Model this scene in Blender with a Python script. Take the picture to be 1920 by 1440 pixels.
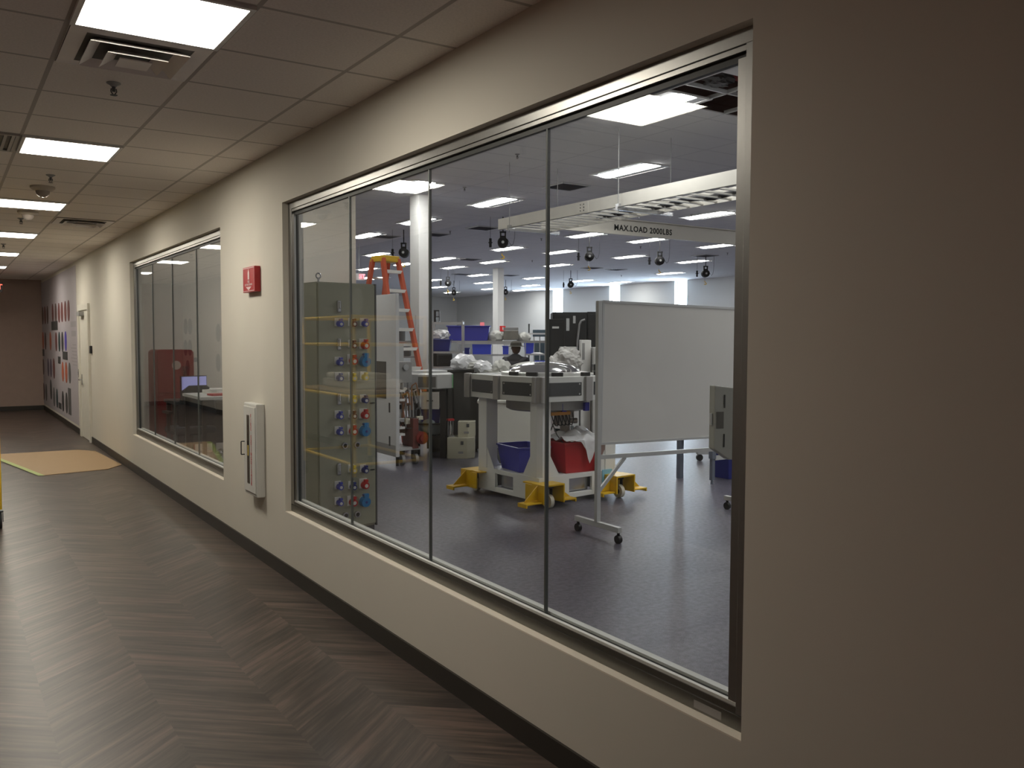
import bpy, bmesh, math, random
from mathutils import Vector, Matrix, noise
random.seed(7)
sc = bpy.context.scene
for o in list(bpy.data.objects): bpy.data.objects.remove(o)
col = sc.collection
# ------------------------------------------------------------ camera
F, YAW, PITCH, ROLL = 1629.39, .5819, -.0523, .0028
CAM = Vector((-2.0109, 0, 1.6946))
fw = Vector((math.sin(YAW)*math.cos(PITCH), math.cos(YAW)*math.cos(PITCH), math.sin(PITCH)))
r0 = Vector((math.cos(YAW), -math.sin(YAW), 0)); u0 = r0.cross(fw)
RT = r0*math.cos(ROLL)+u0*math.sin(ROLL); UP = -r0*math.sin(ROLL)+u0*math.cos(ROLL)
cd = bpy.data.cameras.new('camera'); cam = bpy.data.objects.new('camera', cd); col.objects.link(cam)
cd.sensor_width = 36; cd.lens = 36*F/1920; cd.clip_start = .05; cd.clip_end = 200
M3 = Matrix((RT, UP, -fw)).transposed()
cam.matrix_world = Matrix.Translation(CAM) @ M3.to_4x4()
sc.camera = cam
# ------------------------------------------------------------ world, exposure
w = bpy.data.worlds.new('world'); sc.world = w; w.use_nodes = True
w.node_tree.nodes['Background'].inputs[0].default_value = (.55, .7, 1, 1)
w.node_tree.nodes['Background'].inputs[1].default_value = .0
sc.view_settings.view_transform = 'Standard'; sc.view_settings.look = 'None'
sc.view_settings.gamma = 1; sc.view_settings.use_curve_mapping = False
sc.view_settings.exposure = 0
sc.cycles.max_bounces = 10; sc.cycles.transparent_max_bounces = 16
sc.cycles.sample_clamp_indirect = 4
sc.cycles.use_denoising = True
HALL_LIGHT = 36.0      # hall troffer lens emission
LAB_LIGHT = 43.0      # lab troffer lens emission
SLIT_LIGHT = 36.0     # daylight in the slit windows
# ------------------------------------------------------------ measuring helpers (photo pixel -> point in the place)
def ray(px, py): return fw+RT*((px-960)/F)+UP*((720-py)/F)
def on_z(px, py, z): d = ray(px, py); return CAM+d*((z-CAM.z)/d.z)
def on_x(px, py, x): d = ray(px, py); return CAM+d*((x-CAM.x)/d.x)
def on_y(px, py, y): d = ray(px, py); return CAM+d*((y-CAM.y)/d.y)
def at(px, py, dep): return CAM+ray(px, py)*dep
# ------------------------------------------------------------ materials
def sock(n, *names):
    for k in names:
        if k in n.inputs: return n.inputs[k]
MATS = {}
def mat(name, c, rough=.5, metal=0, spec=.5, var=.06, scale=8, bump=0, emit=None, alpha=None, trans=0):
    if name in MATS: return MATS[name]
    m = bpy.data.materials.new(name); m.use_nodes = True; nt = m.node_tree; b = nt.nodes['Principled BSDF']
    tc = nt.nodes.new('ShaderNodeTexCoord'); nz = nt.nodes.new('ShaderNodeTexNoise'); nz.inputs['Scale'].default_value = scale
    nz.inputs['Detail'].default_value = 3
    nt.links.new(tc.outputs['Object'], nz.inputs['Vector'])
    mx = nt.nodes.new('ShaderNodeMix'); mx.data_type = 'RGBA'
    mx.inputs[6].default_value = (*[max(0, x*(1-var)) for x in c], 1); mx.inputs[7].default_value = (*[min(1, x*(1+var)) for x in c], 1)
    nt.links.new(nz.outputs['Fac'], mx.inputs[0]); nt.links.new(mx.outputs[2], b.inputs['Base Color'])
    b.inputs['Roughness'].default_value = rough; b.inputs['Metallic'].default_value = metal
    b.inputs['Specular IOR Level'].default_value = spec
    if trans: b.inputs['Transmission Weight'].default_value = trans
    if alpha is not None: b.inputs['Alpha'].default_value = alpha
    if emit: b.inputs['Emission Color'].default_value = (*emit[:3], 1); b.inputs['Emission Strength'].default_value = emit[3]
    if bump:
        bp = nt.nodes.new('ShaderNodeBump'); bp.inputs['Strength'].default_value = bump; bp.inputs['Distance'].default_value = .01
        nt.links.new(nz.outputs['Fac'], bp.inputs['Height']); nt.links.new(bp.outputs[0], b.inputs['Normal'])
    MATS[name] = m; return m
def mnode(nt, op, a, b=None):
    n = nt.nodes.new('ShaderNodeMath'); n.operation = op
    for i, v in enumerate((a, b)):
        if v is None: continue
        if isinstance(v, (int, float)): n.inputs[i].default_value = v
        else: nt.links.new(v, n.inputs[i])
    return n.outputs[0]
def tile_mat(name, c, line, tx, ty, ox, oy, wd=.012):
    m = bpy.data.materials.new(name); m.use_nodes = True; nt = m.node_tree; b = nt.nodes['Principled BSDF']
    g = nt.nodes.new('ShaderNodeNewGeometry'); s = nt.nodes.new('ShaderNodeSeparateXYZ'); nt.links.new(g.outputs['Position'], s.inputs[0])
    def dist(o, off, t):
        a = mnode(nt, 'SUBTRACT', o, off); a = mnode(nt, 'PINGPONG', a, t/2); return a
    d1 = dist(s.outputs[0], ox, tx); d2 = dist(s.outputs[1], oy, ty)
    d = mnode(nt, 'MINIMUM', d1, d2); isl = mnode(nt, 'LESS_THAN', d, wd)
    nz = nt.nodes.new('ShaderNodeTexNoise'); nz.inputs['Scale'].default_value = 90; nt.links.new(g.outputs['Position'], nz.inputs['Vector'])
    r = nt.nodes.new('ShaderNodeValToRGB'); r.color_ramp.elements[0].color = (*[x*.85 for x in c], 1); r.color_ramp.elements[1].color = (*[min(1, x*1.1) for x in c], 1)
    nt.links.new(nz.outputs['Fac'], r.inputs[0])
    mx = nt.nodes.new('ShaderNodeMix'); mx.data_type = 'RGBA'; nt.links.new(isl, mx.inputs[0]); nt.links.new(r.outputs[0], mx.inputs[6]); mx.inputs[7].default_value = (*line, 1)
    nt.links.new(mx.outputs[2], b.inputs['Base Color']); b.inputs['Roughness'].default_value = .9; b.inputs['Specular IOR Level'].default_value = .1
    bp = nt.nodes.new('ShaderNodeBump'); bp.inputs['Strength'].default_value = .4; bp.inputs['Distance'].default_value = .004
    nt.links.new(isl, bp.inputs['Height']); nt.links.new(bp.outputs[0], b.inputs['Normal'])
    return m
def chevron_mat():
    m = bpy.data.materials.new('chevron_planks'); m.use_nodes = True; nt = m.node_tree; b = nt.nodes['Principled BSDF']
    g = nt.nodes.new('ShaderNodeNewGeometry'); s = nt.nodes.new('ShaderNodeSeparateXYZ'); nt.links.new(g.outputs['Position'], s.inputs[0])
    W = .443
    xs = mnode(nt, 'ADD', s.outputs[0], .765+W*20)
    tri = mnode(nt, 'PINGPONG', xs, W)
    band = mnode(nt, 'FLOOR', mnode(nt, 'DIVIDE', xs, W))
    v = mnode(nt, 'SUBTRACT', s.outputs[1], mnode(nt, 'MULTIPLY', tri, .85))
    P = .17
    vi = mnode(nt, 'FLOOR', mnode(nt, 'DIVIDE', v, P))
    cmb = nt.nodes.new('ShaderNodeCombineXYZ'); nt.links.new(vi, cmb.inputs[0]); nt.links.new(band, cmb.inputs[1])
    wn = nt.nodes.new('ShaderNodeTexWhiteNoise'); wn.noise_dimensions = '2D'; nt.links.new(cmb.outputs[0], wn.inputs['Vector'])
    # grain
    c2 = nt.nodes.new('ShaderNodeCombineXYZ')
    nt.links.new(mnode(nt, 'MULTIPLY', v, 15.0), c2.inputs[0])
    nt.links.new(mnode(nt, 'ADD', mnode(nt, 'MULTIPLY', s.outputs[0], 1.6), mnode(nt, 'MULTIPLY', wn.outputs['Value'], 37)), c2.inputs[1])
    nt.links.new(band, c2.inputs[2])
    nz = nt.nodes.new('ShaderNodeTexNoise'); nz.inputs['Scale'].default_value = 1.6; nz.inputs['Detail'].default_value = 5; nz.inputs['Roughness'].default_value = .62
    nt.links.new(c2.outputs[0], nz.inputs['Vector'])
    f = mnode(nt, 'ADD', mnode(nt, 'MULTIPLY', nz.outputs['Fac'], 1.0), mnode(nt, 'MULTIPLY', mnode(nt, 'SUBTRACT', wn.outputs['Value'], .5), .13))
    r = nt.nodes.new('ShaderNodeValToRGB'); e = r.color_ramp.elements
    e[0].position = .34; e[0].color = (.025, .0175, .0145, 1); e[1].position = .70; e[1].color = (.125, .084, .068, 1)
    x = e.new(.5); x.color = (.056, .041, .033, 1)
    nt.links.new(f, r.inputs[0])
    # seams
    fr = mnode(nt, 'PINGPONG', v, P/2); seam = mnode(nt, 'LESS_THAN', fr, .0016)
    mx = nt.nodes.new('ShaderNodeMix'); mx.data_type = 'RGBA'; nt.links.new(mnode(nt, 'MULTIPLY', seam, .6), mx.inputs[0]); nt.links.new(r.outputs[0], mx.inputs[6]); mx.inputs[7].default_value = (.05, .04, .035, 1)
    nt.links.new(mx.outputs[2], b.inputs['Base Color']); b.inputs['Roughness'].default_value = .38
    b.inputs['Specular IOR Level'].default_value = .6
    return m
def speckle_mat():
    m = bpy.data.materials.new('speckled_vinyl'); m.use_nodes = True; nt = m.node_tree; b = nt.nodes['Principled BSDF']
    g = nt.nodes.new('ShaderNodeNewGeometry')
    nz = nt.nodes.new('ShaderNodeTexNoise'); nz.inputs['Scale'].default_value = 160; nz.inputs['Detail'].default_value = 2; nt.links.new(g.outputs['Position'], nz.inputs['Vector'])
    n2 = nt.nodes.new('ShaderNodeTexNoise'); n2.inputs['Scale'].default_value = 28; n2.inputs['Detail'].default_value = 4; nt.links.new(g.outputs['Position'], n2.inputs['Vector'])
    f = mnode(nt, 'ADD', mnode(nt, 'MULTIPLY', nz.outputs['Fac'], .5), mnode(nt, 'MULTIPLY', n2.outputs['Fac'], .5))
    r = nt.nodes.new('ShaderNodeValToRGB'); e = r.color_ramp.elements
    e[0].position = .38; e[0].color = (.053, .05, .068, 1); e[1].position = .62; e[1].color = (.16, .15, .185, 1)
    nt.links.new(f, r.inputs[0]); nt.links.new(r.outputs[0], b.inputs['Base Color']); b.inputs['Roughness'].default_value = .38
    return m
def glass_mat():
    m = bpy.data.materials.new('clear_glass'); m.use_nodes = True; nt = m.node_tree
    for n in list(nt.nodes):
        if n.type != 'OUTPUT_MATERIAL': nt.nodes.remove(n)
    out = [n for n in nt.nodes if n.type == 'OUTPUT_MATERIAL'][0]
    t = nt.nodes.new('ShaderNodeBsdfTransparent'); t.inputs[0].default_value = (.955, .965, .96, 1)
    gl = nt.nodes.new('ShaderNodeBsdfGlossy'); gl.inputs['Roughness'].default_value = 0
    fr = nt.nodes.new('ShaderNodeFresnel'); g_ = nt.nodes.new('ShaderNodeNewGeometry'); nt.links.new(mnode(nt, 'ADD', mnode(nt, 'MULTIPLY', g_.outputs['Backfacing'], 1/1.5-1.5), 1.5), fr.inputs['IOR'])
    mx = nt.nodes.new('ShaderNodeMixShader'); nt.links.new(fr.outputs[0], mx.inputs[0]); nt.links.new(t.outputs[0], mx.inputs[1]); nt.links.new(gl.outputs[0], mx.inputs[2])
    nt.links.new(mx.outputs[0], out.inputs[0]); return m
def film_mat(name, c=(.8, .82, .85), tr=.45):
    m = bpy.data.materials.new(name); m.use_nodes = True; nt = m.node_tree; b = nt.nodes['Principled BSDF']
    out = [n for n in nt.nodes if n.type == 'OUTPUT_MATERIAL'][0]
    b.inputs['Base Color'].default_value = (*c, 1); b.inputs['Roughness'].default_value = .25
    t = nt.nodes.new('ShaderNodeBsdfTransparent'); mx = nt.nodes.new('ShaderNodeMixShader')
    nz = nt.nodes.new('ShaderNodeTexNoise'); nz.inputs['Scale'].default_value = 9
    tc = nt.nodes.new('ShaderNodeTexCoord'); nt.links.new(tc.outputs['Object'], nz.inputs['Vector'])
    nt.links.new(mnode(nt, 'ADD', mnode(nt, 'MULTIPLY', nz.outputs['Fac'], .5), 1-tr-.25), mx.inputs[0])
    nt.links.new(t.outputs[0], mx.inputs[1]); nt.links.new(b.outputs[0], mx.inputs[2]); nt.links.new(mx.outputs[0], out.inputs[0])
    return m
def emis(name, c, s):
    m = bpy.data.materials.new(name); m.use_nodes = True; nt = m.node_tree; b = nt.nodes['Principled BSDF']
    b.inputs['Base Color'].default_value = (.8, .8, .8, 1); b.inputs['Emission Color'].default_value = (*c, 1); b.inputs['Emission Strength'].default_value = s
    return m
WALL = mat('wall_paint', (.66, .63, .555), .75, var=.02, scale=3, spec=.25)
WALLW = mat('lab_wall_paint', (.72, .73, .72), .7, var=.02, spec=.3)
FLOOR = chevron_mat(); LABF = speckle_mat(); GLASS = glass_mat()
HC, LC = 3.0216, 4.3
TX, TY, YR = .6203, .6096, 4.1427
CEIL = tile_mat('hall_tiles', (.90, .84, .78), (.52, .48, .44), TX, TY, -.2866, YR, .011)
LCEIL = tile_mat('lab_tiles', (.86, .86, .87), (.68, .68, .70), 1.2192, .6096, 4.44, 6.85, .012)
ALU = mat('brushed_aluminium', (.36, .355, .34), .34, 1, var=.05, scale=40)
ALUD = mat('shaded_rail_aluminium', (.20, .195, .18), .38, 1, var=.05, scale=40)  # same aluminium as the frame, darkened to imitate its dim reflection
DARKGASKET = mat('gasket', (.03, .033, .033), .5)
SILIC = mat('joint_silicone', (.09, .1, .095), .35)
WHITE = mat('white_enamel', (.78, .78, .76), .4, var=.02)
LGREY = mat('light_grey_enamel', (.55, .56, .56), .45, var=.03)
MGREY = mat('mid_grey', (.3, .3, .3), .5)
DGREY = mat('dark_grey', (.08, .085, .09), .5)
BLACK = mat('black', (.012, .012, .013), .45)
RUBBER = mat('rubber', (.02, .02, .02), .7)
BASEB = mat('brown_rubber_base', (.026, .021, .016), .5)
RED = mat('red_enamel', (.42, .02, .025), .4)
BLUE = mat('blue_plastic', (.055, .06, .42), .4)
DBLUE = mat('dark_blue', (.02, .03, .22), .4)
YEL = mat('yellow_enamel', (.75, .47, .02), .35)
ORANGE = mat('orange_fibreglass', (.55, .09, .035), .5)
STEEL = mat('steel', (.55, .56, .58), .25, .9)
CHROME = mat('chrome', (.75, .76, .78), .12, 1)
CREAM = mat('cream_box', (.62, .60, .50), .55)
FILM = film_mat('plastic_film')
FILMW = film_mat('white_plastic_film', (.85, .86, .88), .08)
# ------------------------------------------------------------ mesh builder
class MB:
    def __init__(s): s.v = []; s.f = []; s.sm = []
    def add(s, vs, fs, smooth=False):
        o = len(s.v); s.v += [tuple(v) for v in vs]; s.f += [tuple(i+o for i in f) for f in fs]; s.sm += [smooth]*len(fs); return s
    def box(s, c, d, rz=0, m=None):
        x, y, z = d[0]/2, d[1]/2, d[2]/2
        P = [Vector((a*x, b*y, e*z)) for a in (-1, 1) for b in (-1, 1) for e in (-1, 1)]
        R = (m if m else Matrix.Rotation(rz, 3, 'Z')); c = Vector(c)
        return s.add([R@p+c for p in P], [(0, 1, 3, 2), (4, 6, 7, 5), (0, 4, 5, 1), (2, 3, 7, 6), (0, 2, 6, 4), (1, 5, 7, 3)])
    def lim(s, x0, x1, y0, y1, z0, z1): return s.box(((x0+x1)/2, (y0+y1)/2, (z0+z1)/2), (x1-x0, y1-y0, z1-z0))
    def cyl(s, a, b, ra, rb=None, n=16, caps=True):
        rb = ra if rb is None else rb; a = Vector(a); b = Vector(b); d = (b-a).normalized()
        t = Vector((0, 0, 1)) if abs(d.z) < .9 else Vector((1, 0, 0)); x = d.cross(t).normalized(); y = d.cross(x)
        vs = []
        for c, r in ((a, ra), (b, rb)): vs += [c+x*r*math.cos(2*math.pi*i/n)+y*r*math.sin(2*math.pi*i/n) for i in range(n)]
        s.add(vs, [(i, (i+1) % n, n+(i+1) % n, n+i) for i in range(n)], True)
        if caps: s.add(vs, [tuple(range(n))[::-1], tuple(range(n, 2*n))])
        return s
    def bar(s, a, b, w, h):
        a = Vector(a); b = Vector(b); d = b-a; L = d.length; d.normalize()
        t = Vector((0, 0, 1)) if abs(d.z) < .95 else Vector((0, 1, 0)); x = d.cross(t).normalized(); y = x.cross(d)
        m = Matrix((d, x, y)).transposed(); return s.box((a+b)/2, (L, w, h), m=m)
    def tube(s, pts, r, n=8):
        for a, b in zip(pts[:-1], pts[1:]): s.cyl(a, b, r, n=n)
        return s
    def lathe(s, prof, c=(0, 0, 0), n=32, smooth=True, a0=0):
        c = Vector(c); vs = []
        for r, z in prof: vs += [c+Vector((r*math.cos(a0+2*math.pi*i/n), r*math.sin(a0+2*math.pi*i/n), z)) for i in range(n)]
        fs = [(k*n+i, k*n+(i+1) % n, (k+1)*n+(i+1) % n, (k+1)*n+i) for k in range(len(prof)-1) for i in range(n)]
        s.add(vs, fs, smooth); m = (len(prof)-1)*n
        s.add(vs, [tuple(range(n))[::-1], tuple(range(m, m+n))]); return s
    def prism(s, poly, a, b):   # poly: list of 3-vectors, extruded by vector from a to b offset
        o = Vector(b)-Vector(a); n = len(poly); P = [Vector(p) for p in poly]
        return s.add(P+[p+o for p in P], [tuple(range(n))[::-1], tuple(range(n, 2*n))]+[(i, (i+1) % n, n+(i+1) % n, n+i) for i in range(n)])
    def blob(s, c, d, seed=0, amp=.25, freq=2.5, sub=3, flat=True, hard=False):
        bm = bmesh.new(); bmesh.ops.create_icosphere(bm, subdivisions=sub, radius=1)
        vs = []
        for v in bm.verts:
            p = v.co.copy(); k = 1+amp*noise.noise(p*freq+Vector((seed*3.1, seed, 0)))+amp*.5*noise.noise(p*freq*2.7+Vector((seed, 5, 1)))
            q = Vector((p.x*k*d[0]/2, p.y*k*d[1]/2, p.z*k*d[2]/2))
            if flat and q.z < -d[2]*.36: q.z = -d[2]*.36
            vs.append(q+Vector(c))
        fs = [tuple(v.index for v in f.verts) for f in bm.faces]; bm.free()
        return s.add(vs, fs, not hard)
def finish(o, parent=None, bevel=0, seg=2):
    if parent is not None: o.parent = parent
    if bevel:
        b = o.modifiers.new('bevel', 'BEVEL'); b.width = bevel; b.segments = seg; b.limit_method = 'ANGLE'; b.angle_limit = math.radians(40)
    return o
def obj(name, mb, m, parent=None, bevel=0, seg=2, label=None, loc=None):
    me = bpy.data.meshes.new(name); me.from_pydata(mb.v, [], mb.f); me.validate()
    bm = bmesh.new(); bm.from_mesh(me)
    bmesh.ops.remove_doubles(bm, verts=bm.verts, dist=1e-5); bmesh.ops.recalc_face_normals(bm, faces=bm.faces); bm.to_mesh(me); bm.free()
    if any(mb.sm):
        for p in me.polygons: p.use_smooth = True
        try: me.set_sharp_from_angle(angle=math.radians(38))
        except Exception: pass
    me.materials.append(m); o = bpy.data.objects.new(name, me); col.objects.link(o)
    if label: o['label'] = label
    if loc is not None: o.location = loc
    return finish(o, parent, bevel, seg)
def tag(o, label, cat, group=None, kind=None):
    o['label'] = label; o['category'] = cat
    if group: o['group'] = group
    if kind: o['kind'] = kind
    return o
def thing(name, label, cat, loc=(0, 0, 0), rz=0, group=None):
    o = bpy.data.objects.new(name, None); col.objects.link(o); o.location = loc; o.rotation_euler.z = rz
    o.empty_display_size = .1
    return tag(o, label, cat, group)
def struct(name, mb, m, parent=None, bevel=0):
    o = obj(name, mb, m, parent, bevel)
    if parent is None: o['kind'] = 'structure'
    return o
KIDS = {}
def children(o): return [c for c in bpy.data.objects if c.parent == o]
def copy_tree(o, parent=None):
    c = o.copy(); col.objects.link(c)
    if parent is not None: c.parent = parent
    for ch in children(o): copy_tree(ch, c)
    return c
def again(proto, loc, rz, label, scale=None):
    c = copy_tree(proto); c.location = loc; c.rotation_euler.z = rz; c['label'] = label
    if scale: c.scale = scale
    return c
def text(name, body, size, m, parent, loc, rot, ext=.001, sx=1, align='CENTER', space=1, line=1):
    cu = bpy.data.curves.new(name, 'FONT'); cu.body = body; cu.size = size; cu.extrude = ext; cu.align_x = align; cu.align_y = 'CENTER'; cu.space_character = space
    cu.offset = size*(.028 if 'LOAD' in body else .012); cu.space_line = line; cu.resolution_u = 3
    tmp = bpy.data.objects.new(name+'_curve', cu); col.objects.link(tmp); dg = bpy.context.evaluated_depsgraph_get()
    me = bpy.data.meshes.new_from_object(tmp.evaluated_get(dg)); bpy.data.objects.remove(tmp); bpy.data.curves.remove(cu)
    me.name = name; me.materials.clear(); me.materials.append(m)
    o = bpy.data.objects.new(name, me); col.objects.link(o); o.parent = parent; o.location = loc; o.rotation_euler = rot; o.scale = (sx, 1, 1); return o
# ------------------------------------------------------------ the setting
XL, Y0, YE = -3.0, -4.0, 23.04
WT = .15
struct('floor', MB().lim(XL-.2, .0, Y0-.2, YE+.2, -.1, 0), FLOOR)
struct('floor', MB().lim(0, 26, Y0-.2, 49, -.1, 0), LABF)
struct('ceiling', MB().lim(XL-.2, 0, Y0-.2, YE+.2, HC, HC+.1), CEIL)
A0, A1, S0, S1, ZA, ZB = 1.7796, 5.967, 7.5685, 11.7755, .4643, 2.6325
b = MB()
b.lim(0, WT, Y0-.2, A0, 0, LC+.1).lim(0, WT, A1, S0, 0, LC+.1).lim(0, WT, S1, 49, 0, LC+.1)
for a, c in ((A0, A1), (S0, S1)): b.lim(0, WT, a, c, 0, ZA).lim(0, WT, a, c, ZB, LC+.1)
struct('wall_right', b, WALL)
struct('wall_left', MB().lim(XL-.2, XL, 14.5, YE+.2, 0, HC), WALL)
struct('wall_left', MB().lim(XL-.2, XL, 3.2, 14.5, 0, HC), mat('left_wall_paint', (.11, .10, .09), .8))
REDW = mat('red_bounce_tint', (.33, .10, .06), .8)  # unseen walls reddened to bounce a warm tint onto the near hall
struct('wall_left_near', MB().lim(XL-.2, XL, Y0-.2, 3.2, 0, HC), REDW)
struct('wall_end', MB().lim(XL-.2, -.001, YE, YE+.2, 0, HC), mat('end_wall_paint', (.40, .30, .26), .8))
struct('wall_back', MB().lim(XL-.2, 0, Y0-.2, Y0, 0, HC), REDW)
# lab shell: far wall has slit windows, ceiling has an open bay
slits = [(35.9, 39.0), ]
sl = [(37.116, 37.979), (32.489, 33.254), (27.947, 28.714)]
XF = 25.6; b = MB(); y = Y0-.2
for a, c in sorted(sl):
    b.lim(XF, XF+.3, y, a, 0, LC); b.lim(XF, XF+.3, a, c, 0, 1.2); y = c
b.lim(XF, XF+.3, y, 49, 0, LC); struct('wall_lab_far', b, WALLW)
for i, (a, c) in enumerate(sorted(sl)):
    wn = thing('window_%d' % (i+3), 'slit', 'window'); wn['kind'] = 'structure'
    del wn['category'], wn['label']
    obj('pane', MB().lim(XF+.2, XF+.21, a, c, 1.2, LC), emis('daylight_pane', (.66, .82, 1), SLIT_LIGHT), wn)
    obj('window_frame', MB().lim(XF+.17, XF+.2, a, a+.04, 1.2, LC).lim(XF+.17, XF+.2, c-.04, c, 1.2, LC).lim(XF+.17, XF+.2, a, c, 1.2, 1.25), ALU, wn)
struct('wall_lab_end', MB().lim(WT, XF, 48.4, 48.6, 0, LC), WALLW)
struct('wall_lab_near', MB().lim(WT, XF, Y0-.2, Y0, 0, LC), WALLW)
struct('wall_office', MB().lim(WT, 3.73, 13.4, 13.55, 0, LC), WALL)
HX0, HX1, HY0, HY1 = 4.45, 6.9, 6.1, 7.2
b = MB().lim(0, HX0, Y0, 49, LC, LC+.015).lim(HX1, 26, Y0, 49, LC, LC+.015).lim(HX0, HX1, Y0, HY0, LC, LC+.015).lim(HX0, HX1, HY1, 49, LC, LC+.015).lim(HX0, 5.1, 6.84, HY1, LC, LC+.015)
struct('ceiling', b, LCEIL)
b = MB().lim(HX0-.3, HX1+.3, HY0-.3, HY1+.3, LC+1.3, LC+1.35)
for q in ((HX0-.3, HX0-.25, HY0-.3, HY1+.3), (HX1+.25, HX1+.3, HY0-.3, HY1+.3), (HX0-.3, HX1+.3, HY0-.3, HY0-.25), (HX0-.3, HX1+.3, HY1+.25, HY1+.3)): b.lim(*q, LC+.016, LC+1.3)
struct('ceiling_void', b, mat('dark_deck', (.07, .03, .025), .8))
b = MB()
for k in range(1, 3): b.lim(HX0+k*.61-.012, HX0+k*.61+.012, HY0, HY1, LC, LC+.04)
b.lim(HX0, HX1, 6.6-.012, 6.6+.012, LC, LC+.04)
struct('trim_1', b, LGREY)
pp = thing('sprinkler_pipe', 'dark red pipe run above the open ceiling bay', 'pipe', (5.9, 6.5, LC+.35))
obj('pipe', MB().cyl((-1, .1, .2), (1, .1, .2), .07), mat('dark_red_pipe', (.25, .02, .02), .5), pp)
obj('pipe', MB().cyl((-.9, .55, .05), (.9, .55, .05), .05), MATS['dark_red_pipe'], pp)
obj('hanger', MB().cyl((0, .1, .27), (0, .1, .9), .01).box((0, .1, .2), (.03, .18, .18)), MGREY, pp)
tag(obj('cable_bundle', MB().blob((4.8, 6.5, LC+.10), (.35, .22, .2), 3, .6, 4, hard=True), DGREY), 'tangled dark cable bundle hanging in the open ceiling bay', 'cables')
# baseboards
BH = .1004
struct('baseboard_right', MB().lim(-.012, 0, Y0, 15.32, 0, BH).lim(-.012, 0, 16.52, YE, 0, BH), BASEB)
struct('baseboard_end', MB().lim(XL, -.012, YE-.012, YE, 0, BH), BASEB)
struct('baseboard_left', MB().lim(XL, XL+.012, Y0, YE, 0, BH), BASEB)
# ------------------------------------------------------------ the two glazed openings
def glazing(n, y0, y1, joints):
    w_ = bpy.data.objects.new('window_%d' % n, None); col.objects.link(w_); w_['kind'] = 'structure'
    x0, x1 = .042, .125
    obj('sill_board', MB().lim(0, x0, y0, y1, ZA, ZA+.006), mat('white_sill', (.80, .74, .64), .5), w_)
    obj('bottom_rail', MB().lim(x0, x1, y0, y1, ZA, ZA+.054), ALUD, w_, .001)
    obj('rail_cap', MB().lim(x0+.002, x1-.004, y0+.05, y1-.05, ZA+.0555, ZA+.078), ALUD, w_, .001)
    LB = mat('light_bead', (.62, .63, .60), .45)
    obj('glazing_bead', MB().lim(x0+.004, x0+.020, y0+.05, y1-.05, ZA+.078, ZA+.090).lim(x0+.042, x0+.072, y0+.05, y1-.05, ZA+.078, ZA+.094), LB, w_, .001)
    obj('head_rail', MB().lim(x0, x1, y0, y1, ZB-.047, ZB), ALU, w_, .001)
    obj('head_bead', MB().lim(x0+.006, x0+.02, y0+.05, y1-.05, ZB-.066, ZB-.0485).lim(x0+.042, x0+.06, y0+.05, y1-.05, ZB-.066, ZB-.0485), ALU, w_, .001)
    obj('gasket', MB().lim(x0+.022, x0+.041, y0+.05, y1-.05, ZB-.09, ZB-.049).lim(x0+.022, x0+.041, y0+.05, y1-.05, ZA+.078, ZA+.084), DARKGASKET, w_)
    for a, c in ((y0, y0+.062), (y1-.062, y1)):
        obj('jamb', MB().lim(x0, x1, a, c, ZA+.058, ZB-.047), ALU, w_, .001)
    for a, c in ((y0+.063, y0+.098), (y1-.098, y1-.063)):
        obj('jamb_bead', MB().lim(x0+.006, x0+.02, a, c, ZA+.084, ZB-.085), ALU, w_)
        obj('jamb_gasket', MB().lim(x0+.0205, x0+.041, a, c-.004, ZA+.084, ZB-.085), DARKGASKET, w_)
    ys = [y0+.062]+joints+[y1-.062]
    for k in range(4):
        obj('pane', MB().lim(.068, .078, ys[k]+.004, ys[k+1]-.004, ZA+.06, ZB-.06), GLASS, w_)
    for y in joints: obj('joint', MB().lim(.066, .08, y-.005, y+.005, ZA+.06, ZB-.06), SILIC, w_)
    return w_
glazing(1, A0, A1, [2.905, 3.925, 4.945])
gz = glazing(2, S0, S1, [8.70, 9.74, 10.77])
mk = obj('maker_label', MB().lim(.0415, .042, 1.90, 2.02, ZA+.014, ZA+.04), mat('frame_label', (.33, .32, .31), .4), bpy.data.objects['window_1'])
# door
d1 = bpy.data.objects.new('door_1', None); col.objects.link(d1); d1['kind'] = 'structure'
DW = mat('door_paint', (.70, .68, .60), .45)
obj('door_leaf', MB().lim(-.012, -.0, 15.42, 16.40, .01, 2.14), DW, d1)
obj('door_frame', MB().lim(-.035, 0, 15.32, 15.42, 0, 2.24).lim(-.035, 0, 16.40, 16.52, 0, 2.24).lim(-.035, 0, 15.42, 16.4, 2.14, 2.24), DW, d1, .003)
obj('door_handle', MB().cyl((-.012, 16.28, .98), (-.07, 16.28, .98), .012).bar((-.065, 16.28, .98), (-.065, 16.13, .98), .02, .02).box((-.016, 16.28, .98), (.008, .06, .18)), STEEL, d1)
obj('door_closer', MB().lim(-.09, -.012, 15.9, 16.25, 2.05, 2.12), MGREY, d1, .004)
for z in (.3, 1.1, 1.95): obj('hinge', MB().cyl((-.02, 15.425, z-.05), (-.02, 15.425, z+.05), .009), STEEL, d1)
t = thing('card_reader', 'small black card reader on wall right of the white door', 'card reader', (0, 15.18, 1.5))
obj('housing', MB().lim(-.03, 0, -.06, .06, -.06, .06), BLACK, t, .004); obj('reader_face', MB().lim(-.033, -.03, -.04, .04, -.03, .04), DGREY, t)
t = thing('light_switch', 'small black switch plate on wall left of the white door', 'switch', (0, 16.75, 1.07))
obj('plate', MB().lim(-.01, 0, -.04, .04, -.07, .07), BLACK, t, .002); obj('rocker', MB().lim(-.016, -.01, -.015, .015, -.03, .03), DGREY, t)
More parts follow.
